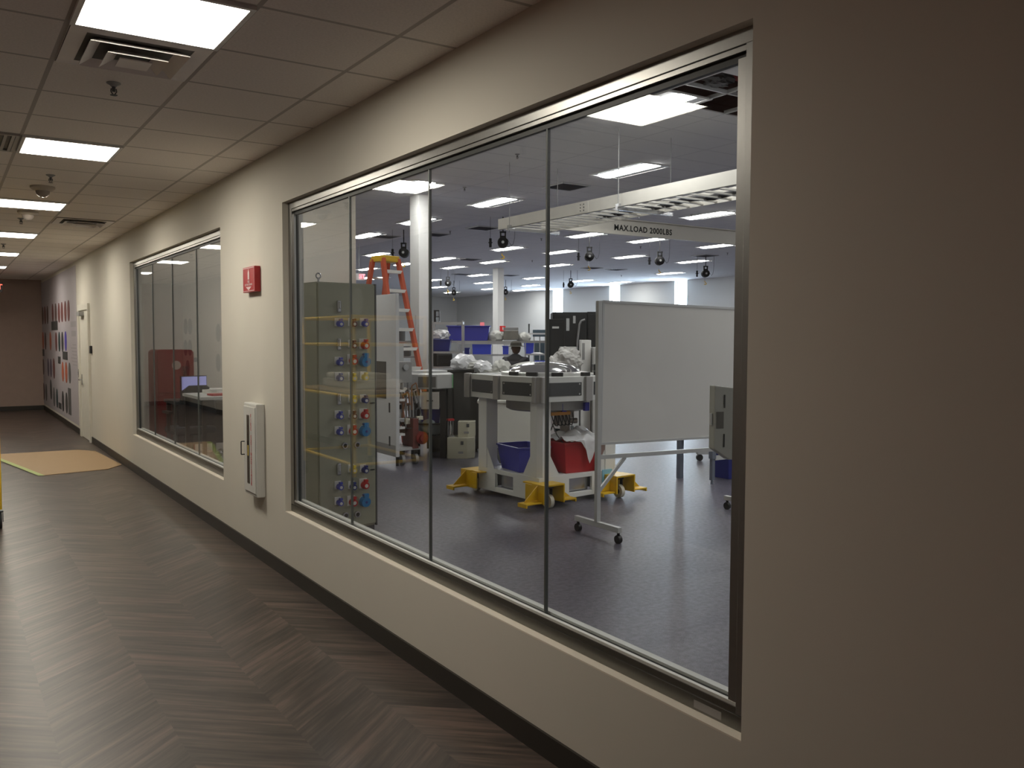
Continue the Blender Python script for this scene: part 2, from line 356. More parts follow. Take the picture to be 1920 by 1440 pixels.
# ------------------------------------------------------------ ceiling fittings of the hall
HL = emis('hall_lens', (1, .93, .80), HALL_LIGHT)
ords = ['nearest', 'second', 'third', 'fourth', 'fifth', 'sixth', 'seventh']
def troffer(x, y, z, label, sx, sy, lens, group, bowl):
    t = thing('ceiling_light', label, 'ceiling light', (x, y, z), 0, group)
    f = MB()
    for q in ((-sx/2, sx/2, -sy/2, -sy/2+.022), (-sx/2, sx/2, sy/2-.022, sy/2), (-sx/2, -sx/2+.022, -sy/2+.022, sy/2-.022), (sx/2-.022, sx/2, -sy/2+.022, sy/2-.022)): f.lim(*q, -.016, 0)
    if bowl:
        f2 = MB(); n = 6; wv = sx/2-.022; iv = .15
        for s in (-1, 1):
            f2.add([(s*wv, -sy/2+.022, -.012), (s*wv, sy/2-.022, -.012), (s*iv, sy/2-.022, -.004), (s*iv, -sy/2+.022, -.004)], [(0, 1, 2, 3)])
        obj('frame', f, WHITE, t); obj('reflector', f2, mat('reflector_white', (.40, .41, .43), .5), t)
        L = MB(); pr = [(-iv, -.004), (-iv*.8, -.02), (-iv*.4, -.03), (0, -.033), (iv*.4, -.03), (iv*.8, -.02), (iv, -.004)]
        a, c = -sy/2+.025, sy/2-.025
        vs = [(p, a, q) for p, q in pr]+[(p, c, q) for p, q in pr]; m = len(pr)
        L.add(vs, [(i, i+1, m+i+1, m+i) for i in range(m-1)], True).add(vs, [tuple(range(m)), tuple(range(m, 2*m))])
        obj('lens', L, lens, t)
    else:
        obj('frame', f, WHITE, t); obj('lens', MB().lim(-sx/2+.022, sx/2-.022, -sy/2+.022, sy/2-.022, -.012, -.004), lens, t)
    return t
LX = -.2866-1.5*TX
hl0 = None
for k in range(6):
    y = YR+(-.5+5*k)*TY
    lb = ['largest, nearest hall ceiling light, right above the metal diffuser', 'second hall ceiling light from the camera, beside the slotted return grille', 'third hall ceiling light, partly behind the dome fixture', 'fourth hall ceiling light, left of the small metal diffuser', 'fifth hall ceiling light down the corridor', 'farthest hall ceiling light, a small glow near the end wall'][k]
    if hl0 is None: hl0 = troffer(LX, y, HC, lb, TX-.01, TY-.01, HL, 'square lights along the hall ceiling', False)
    else: again(hl0, (LX, y, HC), 0, lb)
def diffuser(x, y, label):
    t = thing('air_diffuser', label, 'air vent', (x, y, HC), 0, 'metal hall ceiling diffusers')
    m = mat('diffuser_metal', (.85, .8, .77), .4, .1)
    f = MB(); S = .295
    obj('backing', MB().lim(-S, S, -S, S, -.004, 0), mat('vent_dark', (.1, .095, .09), .6), t)
    for k, (a, z) in enumerate(((S, -.006), (.21, -.03), (.13, -.045))):
        w = .07 if k == 0 else .055
        R = MB(); o = [(-a, -a), (a, -a), (a, a), (-a, a)]; i = [(-a+w, -a+w), (a-w, -a+w), (a-w, a-w), (-a+w, a-w)]
        R.add([(p, q, z) for p, q in o]+[(p, q, z+.03 if k else z+.002) for p, q in i], [(j, (j+1) % 4, 4+(j+1) % 4, 4+j) for j in range(4)])
        ro = obj('louvre', R, m, t); sm = ro.modifiers.new('s', 'SOLIDIFY'); sm.thickness = .003
    obj('centre_plate', MB().lim(-.07, .07, -.07, .07, -.05, -.045), m, t)
    return t
dv = diffuser(LX, YR+.5*TY, 'large square metal air diffuser beside the nearest hall light')
p = on_z(160, 414, HC)
again(dv, (LX+TX, YR+round((p.y-YR)/TY-.5)*TY+.5*TY, HC), 0, 'small distant metal air diffuser, right of the third and fourth hall lights')
t = thing('return_grille', 'slotted dark return air grille left of the second hall light', 'air vent', (LX-TX, YR+4.5*TY, HC))
g = MB(); g2 = MB().lim(-.29, .29, -.29, .29, -.003, 0)
for k in range(13): g.lim(-.27+k*.045-.012, -.27+k*.045+.006, -.27, .27, -.014, -.003)
g.lim(-.3, .3, -.3, -.27, -.014, 0).lim(-.3, .3, .27, .3, -.014, 0).lim(-.3, -.28, -.27, .27, -.014, 0).lim(.28, .3, -.27, .27, -.014, 0)
obj('backing', g2, BLACK, t); obj('slats', g, mat('grille_paint', (.45, .43, .4), .5), t)
def sprinkler(loc, label, grp):
    t = thing('sprinkler', label, 'sprinkler', loc, 0, grp)
    obj('escutcheon', MB().lathe([(.035, 0), (.035, -.004), (.02, -.012), (.012, -.02)]), MGREY, t)
    obj('body', MB().cyl((0, 0, -.02), (0, 0, -.045), .009).tube([(.012, 0, -.03), (.014, 0, -.045), (.004, 0, -.06)], .003, 6).tube([(-.012, 0, -.03), (-.014, 0, -.045), (-.004, 0, -.06)], .003, 6), DGREY, t)
    obj('deflector', MB().lathe([(.018, -.062), (.018, -.064)], n=16), DGREY, t); return t
sp = sprinkler((LX, 5.0, HC), 'nearest hall sprinkler head, beyond the large diffuser', 'hall sprinkler heads')
for k, (y, l) in enumerate(((8.09, 'second hall sprinkler head, just before the dome fixture'), (11.2, 'third hall sprinkler head, between third and fourth lights'), (14.4, 'farthest hall sprinkler head, beyond the fourth light'))): again(sp, (LX, y, HC), 0, l)
def dome(y, label):
    t = thing('dome_camera', label, 'dome camera', (LX, y, HC), 0, 'ceiling dome fixtures')
    obj('base', MB().lathe([(.10, 0), (.10, -.015), (.085, -.03), (.06, -.04)]), mat('dome_base', (.5, .45, .38), .5), t)
    obj('dome', MB().lathe([(.058, -.04), (.052, -.065), (.035, -.085), (.012, -.094), (.001, -.095)]), mat('dome_gloss', (.3, .26, .23), .08), t); return t
dm = dome(8.75, 'round ceiling dome fixture in front of the third hall light'); again(dm, (LX+.02, 10.55, HC), 0, 'farther flat round dome fixture beyond the third hall light')
t = thing('exit_sign', 'dark exit sign with red glow at the left edge, far end', 'exit sign', at(-12, 538, 18))
obj('housing', MB().lim(-.16, .155, -.03, .03, -.1, .1), BLACK, t, .004)
EXR = emis('exit_red', (1, .06, .03), 3)
text('lettering', 'EXIT', .15, EXR, t, (0, -.033, 0), (math.pi/2, 0, 0))
obj('canopy', MB().cyl((0, 0, .1), (0, 0, HC-t.location.z), .012), BLACK, t)
# ------------------------------------------------------------ wall things in the hall
t = thing('extinguisher_cabinet', 'white fire extinguisher cabinet on wall between the two windows', 'fire cabinet', (0, 6.56, .85))
CW = mat('cabinet_white', (.66, .66, .63), .4)
obj('body', MB().lim(-.065, 0, -.15, .16, -.35, .35), CW, t, .008)
obj('door', MB().lim(-.073, -.065, -.135, .145, -.325, .325), CW, t, .004)
obj('window_strip', MB().lim(-.075, -.073, .0, .06, -.26, .26), mat('dark_strip', (.03, .02, .015), .15), t)
h = MB().tube([(-.073, .125, .05), (-.1, .125, .05), (-.1, .125, -.05), (-.073, .125, -.05)], .004, 6); obj('handle', h, BLACK, t)
REDL = mat('red_letters', (.5, .03, .03), .5)
text('lettering', '\n'.join('FIRE EXTINGUISHER'), .040, REDL, t, (-.0745, -.045, 0), (math.pi/2, 0, -math.pi/2), .0004, line=.80)
obj('extinguisher', MB().lim(-.0755, -.075, .02, .04, -.05, .03), mat('yellow_tag', (.75, .6, .15), .5), t)
t = thing('extinguisher_sign', 'small red fire extinguisher sign above the white cabinet', 'sign', (0, 6.62, 2.135))
SR = mat('sign_red', (.40, .006, .012), .35)
obj('plate', MB().lim(-.045, 0, -.15, .15, -.095, .095), SR, t, .003)
SW = mat('sign_white', (.75, .6, .6), .5)
e = MB().lathe([(.02, -.03), (.02, .02), (.012, .032), (.006, .036), (.006, .046)], n=16); ob = obj('extinguisher_symbol', e, SW, t); ob.location = (-.046, -.0, .03); ob.scale = (.08, 1, 1)
text('lettering', 'FIRE', .028, SW, t, (-.046, 0, -.018), (math.pi/2, 0, -math.pi/2), .0004)
text('lettering', 'EXTINGUISHER', .022, SW, t, (-.046, 0, -.04), (math.pi/2, 0, -math.pi/2), .0004, 1.25)
obj('border', MB().lim(-.0465, -.045, -.14, .14, .084, .088).lim(-.0465, -.045, -.14, .14, -.088, -.084).lim(-.0465, -.045, -.14, -.136, -.084, .084).lim(-.0465, -.045, .136, .14, -.084, .084), SW, t)
ar = MB().prism([(-.0465, -.07, -.055), (-.0465, .07, -.055), (-.0465, 0, -.082)], (0, 0, 0), (.0015, 0, 0)); obj('arrow', ar, SW, t)
# board on the floor
t = thing('floor_board', 'tan hardboard sheet taped flat on the hall floor', 'floor protection')
pts = [(-.03, 12.45, .001), (-.12, 14.15, .001), (-.32, 14.45, .001), (-1.45, 14.5, .001), (-1.0, 11.98, .001), (-.25, 12.12, .001)]
obj('sheet', MB().prism(pts, (0, 0, 0), (0, 0, .006)), mat('tan_board', (.36, .24, .125), .6, var=.05), t)
obj('tape', MB().prism([(-.98, 11.95, .0075), (-1.05, 11.96, .0075), (-1.5, 14.45, .0075), (-1.43, 14.45, .0075)], (0, 0, 0), (0, 0, .001)), mat('lime_tape', (.34, .42, .12), .5), t)
# mural: panel and round decals
t = obj('mural', MB().lim(-.004, -.0005, 16.9, YE-.02, .14, 2.95), mat('mural_print', (.44, .41, .44), .6, var=.1, scale=.5)); tag(t, 'pale lilac mural print covering wall beyond the white door', 'mural')
DC = {'r': (.16, .05, .045), 'o': (.45, .12, .06), 'b': (.12, .07, .06), 't': (.03, .06, .065), 'v': (.08, .06, .38), 'g': (.10, .10, .10), 'p': (.10, .08, .13), 'n': (.05, .05, .05)}
DM = {k: mat('decal_'+k, v, .6, var=.45, scale=14) for k, v in DC.items()}
names = {'r': 'dark red', 'o': 'orange', 'b': 'brown', 't': 'dark teal', 'v': 'violet blue', 'g': 'grey', 'p': 'purple grey', 'n': 'near black'}
rows = [[(88, 200, 380, 'r'), (112, 195, 380, 'b'), (136, 190, 378, 'r'), (162, 185, 375, 'b'), (216, 165, 350, 'r'), (248, 160, 360, 'b'), (281, 155, 360, 'r'), (312, 145, 355, 'r'), (347, 135, 350, 'r'), (381, 125, 345, 'r')],
        [(116, 455, 635, 'o'), (140, 460, 640, 'b'), (193, 455, 645, 'o'), (252, 460, 655, 'r'), (285, 455, 660, 't'), (317, 455, 665, 'n'), (351, 450, 655, 'v')],
        [(100, 750, 880, 'g'), (120, 735, 900, 'b'), (170, 730, 915, 'p'), (198, 735, 925, 'p'), (229, 730, 940, 'r'), (321, 765, 970, 'o'), (357, 770, 985, 'o'), (393, 775, 990, 'g')],
        [(125, 985, 1160, 'b'), (150, 995, 1170, 'g'), (198, 950, 1155, 'n'), (231, 1030, 1225, 'g'), (262, 1045, 1240, 't'), (323, 1070, 1280, 'n'), (361, 1085, 1300, 'n')]]
oW = ['leftmost', 'second from left', 'third from left', 'fourth from left', 'fifth from left', 'sixth from left', 'seventh from left', 'eighth from left', 'ninth from left', 'rightmost']
rN = ['top', 'second', 'third', 'bottom']
def decal(c, ry, rz, x, m, label, grp):
    s = MB(); n = 28; s.prism([(x, c[0]+ry*math.cos(2*math.pi*i/n), c[1]+rz*math.sin(2*math.pi*i/n)) for i in range(n)], (0, 0, 0), (-.004 if x > -1 else .004, 0, 0))
    return tag(obj('wall_decal', s, m), label, 'wall decal', grp)
for ri, row in enumerate(rows):
    for i, (cx, a, c, k) in enumerate(row):
        P = on_x(60+cx/5.54, 540+a/5.54, 0); Q = on_x(60+cx/5.54, 540+c/5.54, 0); h = (P.z-Q.z)/2
        pos = 'rightmost' if i == len(row)-1 else oW[i]
        decal((P.y, (P.z+Q.z)/2), min(h*.85, .21), h, -.0045, DM[k], '%s round decal, %s in the %s row of the far mural' % (names[k], pos, rN[ri]), 'round decals of the mural')
for (a, b_, c, d, l) in ((205, 270, 350, 437, 'square dark caption plate under the top row of mural decals'), (85, 132, 632, 707, 'square dark caption plate at the far left of the mural'), (322, 373, 658, 748, 'square dark caption plate under the violet blue decal'), (274, 300, 710, 788, 'narrow dark caption plate in the middle of the mural'), (378, 413, 1035, 1325, 'tall grey plate at the bottom right of the mural'), (280, 310, 1185, 1262, 'small dark plate between bottom row mural decals')):
    P = on_x(60+a/5.54, 540+c/5.54, 0); Q = on_x(60+b_/5.54, 540+d/5.54, 0)
    tag(obj('caption_plate', MB().lim(-.009, -.004, Q.y, P.y, Q.z, P.z), DM['g' if 'tall' in l else 'n']), l, 'wall decal', 'caption plates of the mural')
tx = thing('mural_text', 'faint grey text block on mural beside the white door', 'wall text')
for i, z in enumerate((1.93, 1.76, 1.56, 1.5, 1.44, 1.38, 1.32, 1.26, 1.2)):
    big = i < 2
    obj('text_line', MB().lim(-.006, -.004, 16.98, 17.75-.1*(i % 3), z-(.05 if big else .012), z+(.05 if big else .012)), mat('faint_grey', (.36, .34, .36), .6), tx)
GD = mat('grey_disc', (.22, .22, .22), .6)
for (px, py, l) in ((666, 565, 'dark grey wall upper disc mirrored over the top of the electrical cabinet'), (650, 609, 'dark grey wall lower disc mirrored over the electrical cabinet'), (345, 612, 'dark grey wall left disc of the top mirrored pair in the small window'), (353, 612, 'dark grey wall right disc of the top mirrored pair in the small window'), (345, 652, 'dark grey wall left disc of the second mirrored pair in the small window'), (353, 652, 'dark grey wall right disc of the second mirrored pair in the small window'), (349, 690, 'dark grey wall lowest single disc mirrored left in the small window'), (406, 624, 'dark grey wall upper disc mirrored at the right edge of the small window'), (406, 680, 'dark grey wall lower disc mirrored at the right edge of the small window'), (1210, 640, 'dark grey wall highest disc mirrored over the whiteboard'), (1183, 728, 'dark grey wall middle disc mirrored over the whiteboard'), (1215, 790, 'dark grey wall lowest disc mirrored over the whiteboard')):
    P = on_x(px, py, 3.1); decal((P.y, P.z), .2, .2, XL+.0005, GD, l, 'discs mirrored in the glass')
# ------------------------------------------------------------ yellow scaffold at the left edge
def caster(parent, x, y, r=.06, m=RUBBER, fork=BLACK, w=.035):
    c = obj('caster', MB().box((x, y, 2*r+.012), (.06, .06, .012)).box((x-.026, y, r*1.45), (.005, .045, r*1.2)).box((x+.026, y, r*1.45), (.005, .045, r*1.2)), fork, parent)
    obj('wheel', MB().cyl((x-w/2, y, r), (x+w/2, y, r), r, n=24), m, c); return c
t = thing('rolling_scaffold', 'yellow rolling scaffold at the left edge of the hall', 'scaffold', (-2.05, 9.65, 0))
for sx in (-1, 1):
    for sy in (-1, 1):
        obj('post', MB().cyl((sx*.44, sy*.78, .17), (sx*.44, sy*.78, 1.95), .022), YEL, t); caster(t, sx*.44, sy*.78, .07, RUBBER)
for z in (.3, 1.05, 1.62, 1.93):
    rl = MB()
    for s in (-1, 1): rl.cyl((s*.44, -.78, z), (s*.44, .78, z), .018).cyl((-.44, s*.78, z), (.44, s*.78, z), .018)
    obj('rail', rl, YEL, t)
obj('platform', MB().lim(-.42, .42, -.76, .76, 1.08, 1.11), mat('plywood', (.45, .33, .2), .7), t)
obj('folded_drop_cloth', MB().box((0, 0, .06), (.6, 1.0, .1)).box((.02, .05, .14), (.5, .8, .07)), mat('cloth_white', (.6, .57, .5), .9, bump=.3), None, .02)
dc = bpy.data.objects['folded_drop_cloth']; dc.location = (-2.05, 9.65, 1.105); tag(dc, 'pale folded drop cloth on the yellow scaffold platform', 'drop cloth')
# ============================================================ LAB
LL = emis('lab_lens', (1, .98, .95), LAB_LIGHT)
pane_names = ['first pane from left', 'second pane', 'third pane', 'fourth pane']
def pane_of(px): return 0 if px < 655 else 1 if px < 804 else 2 if px < 1026 else 3
LP = [(1223, 200), (1179, 319), (774, 349), (928, 378.5), (953, 465.6), (925, 490.7), (832, 485), (851, 501), (897.5, 515.6), (907, 530), (918, 541.5), (1002, 521), (996, 535), (977, 544), (812, 525), (824, 538), (709, 476.5), (690, 504), (759, 495), (686, 521), (710, 521), (688, 441), (785, 414), (1052, 472), (1045, 497), (1102, 440), (1216, 450), (1181, 481), (1300, 490), (1347, 460.5), (1330, 403), (1256, 512), (1164, 529), (1093, 526), (846, 548)]
cnt = {}; lab0 = None
# order words inside a pane, from the top of the picture down
byp = {}
for i, (px, py) in enumerate(LP): byp.setdefault(pane_of(px), []).append((py, i))
rank = {}
for k, l in byp.items():
    for j, (_, i) in enumerate(sorted(l)): rank[i] = (j, len(l))
nth = ['highest', 'second highest', 'third highest', 'fourth highest', 'fifth highest', 'sixth highest', 'seventh highest', 'eighth highest', 'ninth highest', 'tenth highest', 'eleventh highest', 'twelfth highest', 'thirteenth highest', 'fourteenth highest', 'fifteenth highest']
for i, (px, py) in enumerate(LP):
    P = on_z(px, py, LC); j, n = rank[i]
    l = 'lab ceiling light seen through the %s, %s there' % (pane_names[pane_of(px)], 'lowest and farthest' if j == n-1 else nth[j])
    if i == 0: l = 'largest lab ceiling light, beside the open dark ceiling bay'
    if lab0 is None: lab0 = troffer(P.x-.02, P.y, LC, l, .6, 1.2, LL, 'long lights in the lab ceiling', True)
    else: again(lab0, (P.x, P.y, LC), 0, l)
again(lab0, (4.75, 5.2, LC), 0, 'lab ceiling light cut off at the top right of the fourth pane')
for i, (x, y) in enumerate(((9.2, 5.5), (9.2, 1), (4.75, -1), (14, 5), (14, 10), (19, 12), (3.6, -2.0), (2.2, 11.3), (6.95, 3.5))):  # unseen lights added to brighten the whiteboard, floor and office area
    again(lab0, (x, y, LC), 0, 'added lab ceiling light, unseen through the glass, to brighten the lab')
# linear bright strip near the open bay is the hall reflection; nothing built
# columns
def column(x, y, sx, sy, label):
    t = thing('column', label, 'column', (x, y, 0))
    obj('shaft', MB().lim(0, sx, 0, sy, 0, LC), mat('column_paint', (.74, .74, .72), .6), t, .004)
    obj('base_trim', MB().lim(-.01, sx+.01, -.01, sy+.01, 0, .1), DGREY, t)
    return t
column(5.28, 14.16, .24, .36, 'near white square column right of the orange stepladder')
column(15.25, 27.2, .26, .36, 'far white square column with a red sign')
t = thing('fire_sign', 'small red sign on the far white column', 'sign', (15.25+.2, 27.19, 2.06))
obj('plate', MB().lim(-.12, .12, -.02, 0, -.1, .1), mat('bright_red', (.7, .03, .03), .5), t); obj('arrow', MB().lim(-.015, .015, -.023, -.02, -.05, .06), WHITE, t)
P = at(904, 609, 42); t = thing('wall_sign', 'small pinkish red sign on the far end wall above the tote', 'sign', P)
obj('plate', MB().lim(-.12, .12, -.01, .01, -.12, .12), mat('faded_red', (.75, .15, .15), .5), t); obj('bracket', MB().lim(-.02, .02, .01, 1.0, -.02, .02), LGREY, t)
P = at(671, 519, 22); P.z = 3.6; t = thing('exit_sign', 'pinkish red lit exit sign by the office wall corner in the lab', 'exit sign', at(673, 519, 24))
obj('housing', MB().lim(-.16, .16, -.03, .03, -.09, .09), WHITE, t); text('lettering', 'EXIT', .16, emis('exit_pink', (1, .1, .15), 5), t, (0, -.032, 0), (math.pi/2, 0, -.6))
obj('stem', MB().cyl((0, 0, .09), (0, 0, LC-at(673, 519, 24).z), .012), LGREY, t)
# ceiling vents and sprinklers in the lab
vm = mat('lab_vent', (.16, .17, .2), .6); v0 = None
for (px, py, l) in ((1062, 349, 'dark square air vent above the near end of the cable tray'), (722, 443, 'dark air vent nearest the office wall edge'), (815, 439, 'dark air vent right of the near column'), (905, 427, 'dark air vent left of the cable tray end'), (865, 514, 'dark air vent low in the third pane'), (880, 486, 'dark air vent behind the far ceiling lights, third pane'), (1322, 479, 'dark air vent between the two right hoists'), (1155, 505, 'dark air vent below the lettered beam'), (1110, 502, 'dark air vent beside the middle hoist hook'), (955, 516, 'dark air vent right of the far column top')):
    P = on_z(px, py, LC)
    if v0 is None:
        v0 = thing('air_vent', l, 'air vent', P, 0, 'dark vents in the lab ceiling')
        obj('frame', MB().lim(-.3, .3, -.3, -.27, -.02, 0).lim(-.3, .3, .27, .3, -.02, 0).lim(-.3, -.27, -.27, .27, -.02, 0).lim(.27, .3, -.27, .27, -.02, 0), LGREY, v0)
        s = MB()
        for k in range(9): s.box((0, -.24+k*.06, -.012), (.54, .045, .003), m=Matrix.Rotation(.5, 3, 'X'))
        obj('slats', s, vm, v0)
    else: again(v0, P, 0, l)
s0 = None
for (px, py, l) in ((970, 289, 'upper'), (871, 351, 'left'), (955, 420, 'b'), (1297, 402, 'c'), (1201, 462, 'd'), (844, 433, 'e'), (1015, 447, 'f'), (998, 488, 'g'), (1165, 516, 'h'), (1364, 474, 'i')):
    P = on_z(px, py, LC)
    l = {'upper': 'lab sprinkler head high in the third pane beside the pane joint', 'left': 'lab sprinkler head up left of the near tray light', 'b': 'lab sprinkler head above the left hoist', 'c': 'lab sprinkler head left of the big light at right edge', 'd': 'lab sprinkler head under the lettered beam', 'e': 'lab sprinkler head right of the near column top', 'f': 'lab sprinkler head just left of the pane joint', 'g': 'lab sprinkler head far back, right of the far column', 'h': 'lab sprinkler head between two low lights', 'i': 'lab sprinkler head at the right edge of the glass'}[l]
    if s0 is None: s0 = sprinkler(P, l, 'lab sprinkler heads'); 
    else: again(s0, P, 0, l)
for q in [s0]: pass
# ------------------------------------------------------------ cable tray and lettered beam
TXR, TXF, TZ0, TZ1, TY0, TY1 = 5.13, 5.95, 3.345, 3.505, 5.6, 11.25
t = thing('cable_tray', 'pale aluminium ladder cable tray hung on thin rods', 'cable tray', (0, 0, 0))
TM = mat('tray_metal', (.74, .72, .66), .42, .25)
obj('side_rail', MB().lim(TXR, TXR+.02, TY0, TY1, TZ0, TZ1).lim(TXR, TXR+.05, TY0, TY1, TZ0, TZ0+.006), TM, t)
obj('side_rail', MB().lim(TXF-.02, TXF, TY0, TY1, TZ0, TZ1), TM, t)
for k in range(25): obj('rung', MB().lim(TXR+.02, TXF-.02, TY0+.12+k*.23-.02, TY0+.12+k*.23+.02, TZ0+.01, TZ0+.03), TM, t)
obj('splice_plate', MB().lim(TXR-.004, TXR, 9.05, 9.3, TZ0+.015, TZ1-.015), TM, t)
bo = MB()
for y in (9.14, 9.21):
    for z in (TZ0+.04, TZ0+.08, TZ0+.12): bo.cyl((TXR-.004, y, z), (TXR-.01, y, z), .008, n=8)
obj('splice_bolts', bo, DGREY, t)
for y in (5.95, 8.41, 10.89):
    obj('hanger_rod', MB().cyl((TXR-.03, y, TZ0-.08), (TXR-.03, y, LC), .005, n=8), MGREY, t)
    obj('hanger_rod', MB().cyl((TXF+.03, y, TZ0-.08), (TXF+.03, y, LC), .005, n=8), MGREY, t)
    obj('cross_strut', MB().lim(TXR-.06, TXF+.06, y-.02, y+.02, TZ0-.05, TZ0-.008).lim(TXR-.05, TXR-.01, y-.03, y+.03, TZ0-.008, TZ0+.03), STEEL, t)
cb = MB(); pts = [(5.75+.03*math.sin(k*1.7), 5.7+k*.35, TZ0+.05+.015*math.sin(k*2.3)) for k in range(12)]
cb.tube(pts, .03).tube([(x-.07, y, z+.01*math.cos(y*5)) for x, y, z in pts], .02)
tag(obj('cable_run', cb, BLACK), 'dark cables lying in the aluminium cable tray', 'cables')
t = thing('runway_beam', 'white overhead beam lettered MAX.LOAD 2000LBS', 'beam', (0, 12.2, 0))
BM = mat('beam_paint', (.78, .75, .67), .5)
obj('web', MB().lim(6.6, 13, -.005, .005, 3.59, 3.85), BM, t); obj('top_flange', MB().lim(6.6, 13, -.07, .07, 3.85, 3.862), BM, t); obj('bottom_flange', MB().lim(6.6, 13, -.05, .05, 3.578, 3.59), BM, t)
text('lettering', 'MAX.LOAD 2000LBS', .145, BLACK, t, ((8.155+9.676)/2, -.008, 3.70), (math.pi/2, 0, 0), .001, 1.0, space=1.12)
for x in (8.8, 12.2): obj('hanger_rod', MB().cyl((x, 0, 3.862), (x, 0, LC), .01, n=8), STEEL, t)
# ------------------------------------------------------------ hoists
h0 = None; HB = mat('hoist_black', (.008, .008, .009), .75, spec=.2)
HZ = 3.75
for (px, py, l) in ((943, 455, 'largest black chain hoist at the left end of the cable tray'), (1105, 481, 'black chain hoist right of the last pane joint'), (1237, 489, 'black chain hoist below the beam lettering'), (1323, 513, 'black chain hoist at the right edge of the glass'), (1070, 534, 'small black chain hoist above the black cabinets'), (757, 474, 'black chain hoist between ladder top and near column'), (840, 531, 'small black chain hoist in the middle of the third pane'), (851, 549, 'far black chain hoist just below another small one'), (948, 548, 'far black chain hoist right of the far column')):
    d = (HZ-CAM.z)/ray(px, py).z; P = CAM+ray(px, py)*d
    if h0 is None:
        h0 = thing('chain_hoist', l, 'hoist', P, -YAW, 'black chain hoists under the lab ceiling')
        obj('drum', MB().cyl((0, -.09, 0), (0, .14, 0), .115, n=24).cyl((0, -.12, 0), (0, -.09, 0), .06, .10, n=24), HB, h0, .006)
        obj('end_cap', MB().cyl((0, -.13, 0), (0, -.121, 0), .03, n=16), MGREY, h0)
        obj('yoke', MB().box((-.05, 0, .15), (.03, .08, .18)).box((.05, 0, .15), (.03, .08, .18)).box((0, 0, .12), (.12, .08, .05)).box((0, 0, .225), (.14, .08, .03)).cyl((0, 0, .22), (0, 0, LC-HZ), .012), HB, h0)
        obj('chain', MB().cyl((-.02, 0, -.11), (-.02, 0, -.24), .004, n=6), STEEL, h0)
        obj('hook', MB().tube([(-.02, 0, -.23), (-.02, 0, -.27), (.015, 0, -.29), (.03, 0, -.32), (0, 0, -.345), (-.045, 0, -.33)], .011, 8), YEL, h0)
        pn = obj('pendant', MB().cyl((-.27, 0, -.10), (-.27, 0, .09), .028, n=12).cyl((-.27, 0, .09), (-.27, 0, LC-HZ), .004, n=6).box((-.27, 0, .0), (.09, .03, .02)), HB, h0)
        obj('power_cable', MB().tube([(.09, 0, .08), (.14, 0, 0), (.18, 0, -.06), (.22, 0, -.03), (.25, 0, .1), (.26, 0, LC-HZ)], .005, 6), HB, h0)
    else: again(h0, P, -YAW, l)
# ------------------------------------------------------------ distribution cabinet with sockets
U0 = Vector((.60, 6.89, 0)); ANG = math.atan2(.06, .55)
cab = thing('distribution_cabinet', 'tall grey green electrical cabinet covered in coloured sockets', 'electrical cabinet', U0, ANG)
CG = mat('cabinet_olive', (.32, .325, .25), .5, var=.03)
W_ = .555; D_ = .55; H_ = 2.16
obj('body', MB().lim(0, W_, .02, D_, .06, H_), CG, cab, .004)
obj('front_panel', MB().lim(.008, W_-.014, 0, .02, .08, H_-.01), CG, cab, .003)
obj('plinth', MB().lim(.01, W_-.01, .03, D_-.02, 0, .06), DGREY, cab)
obj('corner_trim', MB().lim(W_-.012, W_+.001, -.002, .02, .06, H_), DGREY, cab)
ey = obj('lifting_eye', MB().cyl((.03, .04, H_), (.03, .04, H_+.03), .01).tube([(.03+.022*math.sin(a*.7), .04, H_+.05-.022*math.cos(a*.7)) for a in range(10)], .006, 8), STEEL, cab)
ex = Vector((math.cos(ANG), math.sin(ANG), 0)); nrm = Vector((math.sin(ANG), -math.cos(ANG), 0))
def onface(px, py):
    d = ray(px, py); s = (U0-CAM).dot(nrm)/d.dot(nrm); P = CAM+d*s-U0; return P.dot(ex), P.z
bplate = mat('socket_base', (.62, .62, .60), .5)
def socket(px, py, kind):
    u, z = onface(px, py)
    if kind == 'latch':
        p = obj('latch_box', MB().box((u, -.012, z), (.035, .024, .1)), STEEL, cab, .008); obj('lever', MB().box((u, -.03, z+.01), (.015, .012, .06)), CHROME, p, .004); return
    if kind == 'knob':
        p = obj('round_port', MB().cyl((u, 0, z), (u, -.03, z), .026, n=24), STEEL, cab); obj('port_opening', MB().cyl((u, -.03, z), (u, -.031, z), .017, n=20), BLACK, p); return
    c = {'b': mat('socket_blue', (.04, .06, .42), .4), 'd': mat('socket_navy', (.02, .03, .2), .4), 'r': mat('socket_red', (.48, .01, .015), .4), 'R': MATS.get('socket_red') or mat('socket_red', (.48, .01, .015), .4), 'B': mat('socket_cyan', (.01, .2, .48), .35), 'y': mat('socket_yellow', (.75, .6, .08), .4), 'k': mat('socket_maroon', (.12, .02, .03), .4)}[kind]
    r = {'B': .048, 'R': .033, 'r': .033}.get(kind, .026)
    if kind != 'B': p = obj('socket_plate', MB().box((u-.008, -.005, z+.005), (2.3*r, .01, 2.6*r)), bplate, cab, .003)
    else: p = obj('socket_plate', MB().cyl((u, 0, z), (u, -.012, z), r*.9, n=24), bplate, cab)
    s = MB().cyl((u, -.01, z-.008), (u, -.055, z-.012), r, r*.88, n=24).box((u, -.045, z+r*.95), (r*.9, .03, r*.7))
    obj('socket_cap', s, c, p)
    if kind == 'B': obj('socket_centre', MB().cyl((u, -.055, z-.012), (u, -.058, z-.012), .011, n=12).box((u, -.04, z+r*1.05), (.05, .03, .012)), DBLUE, p)
    else: obj('socket_ring', MB().cyl((u, -.055, z-.012), (u, -.057, z-.012), r*.5, n=16), bplate, p)
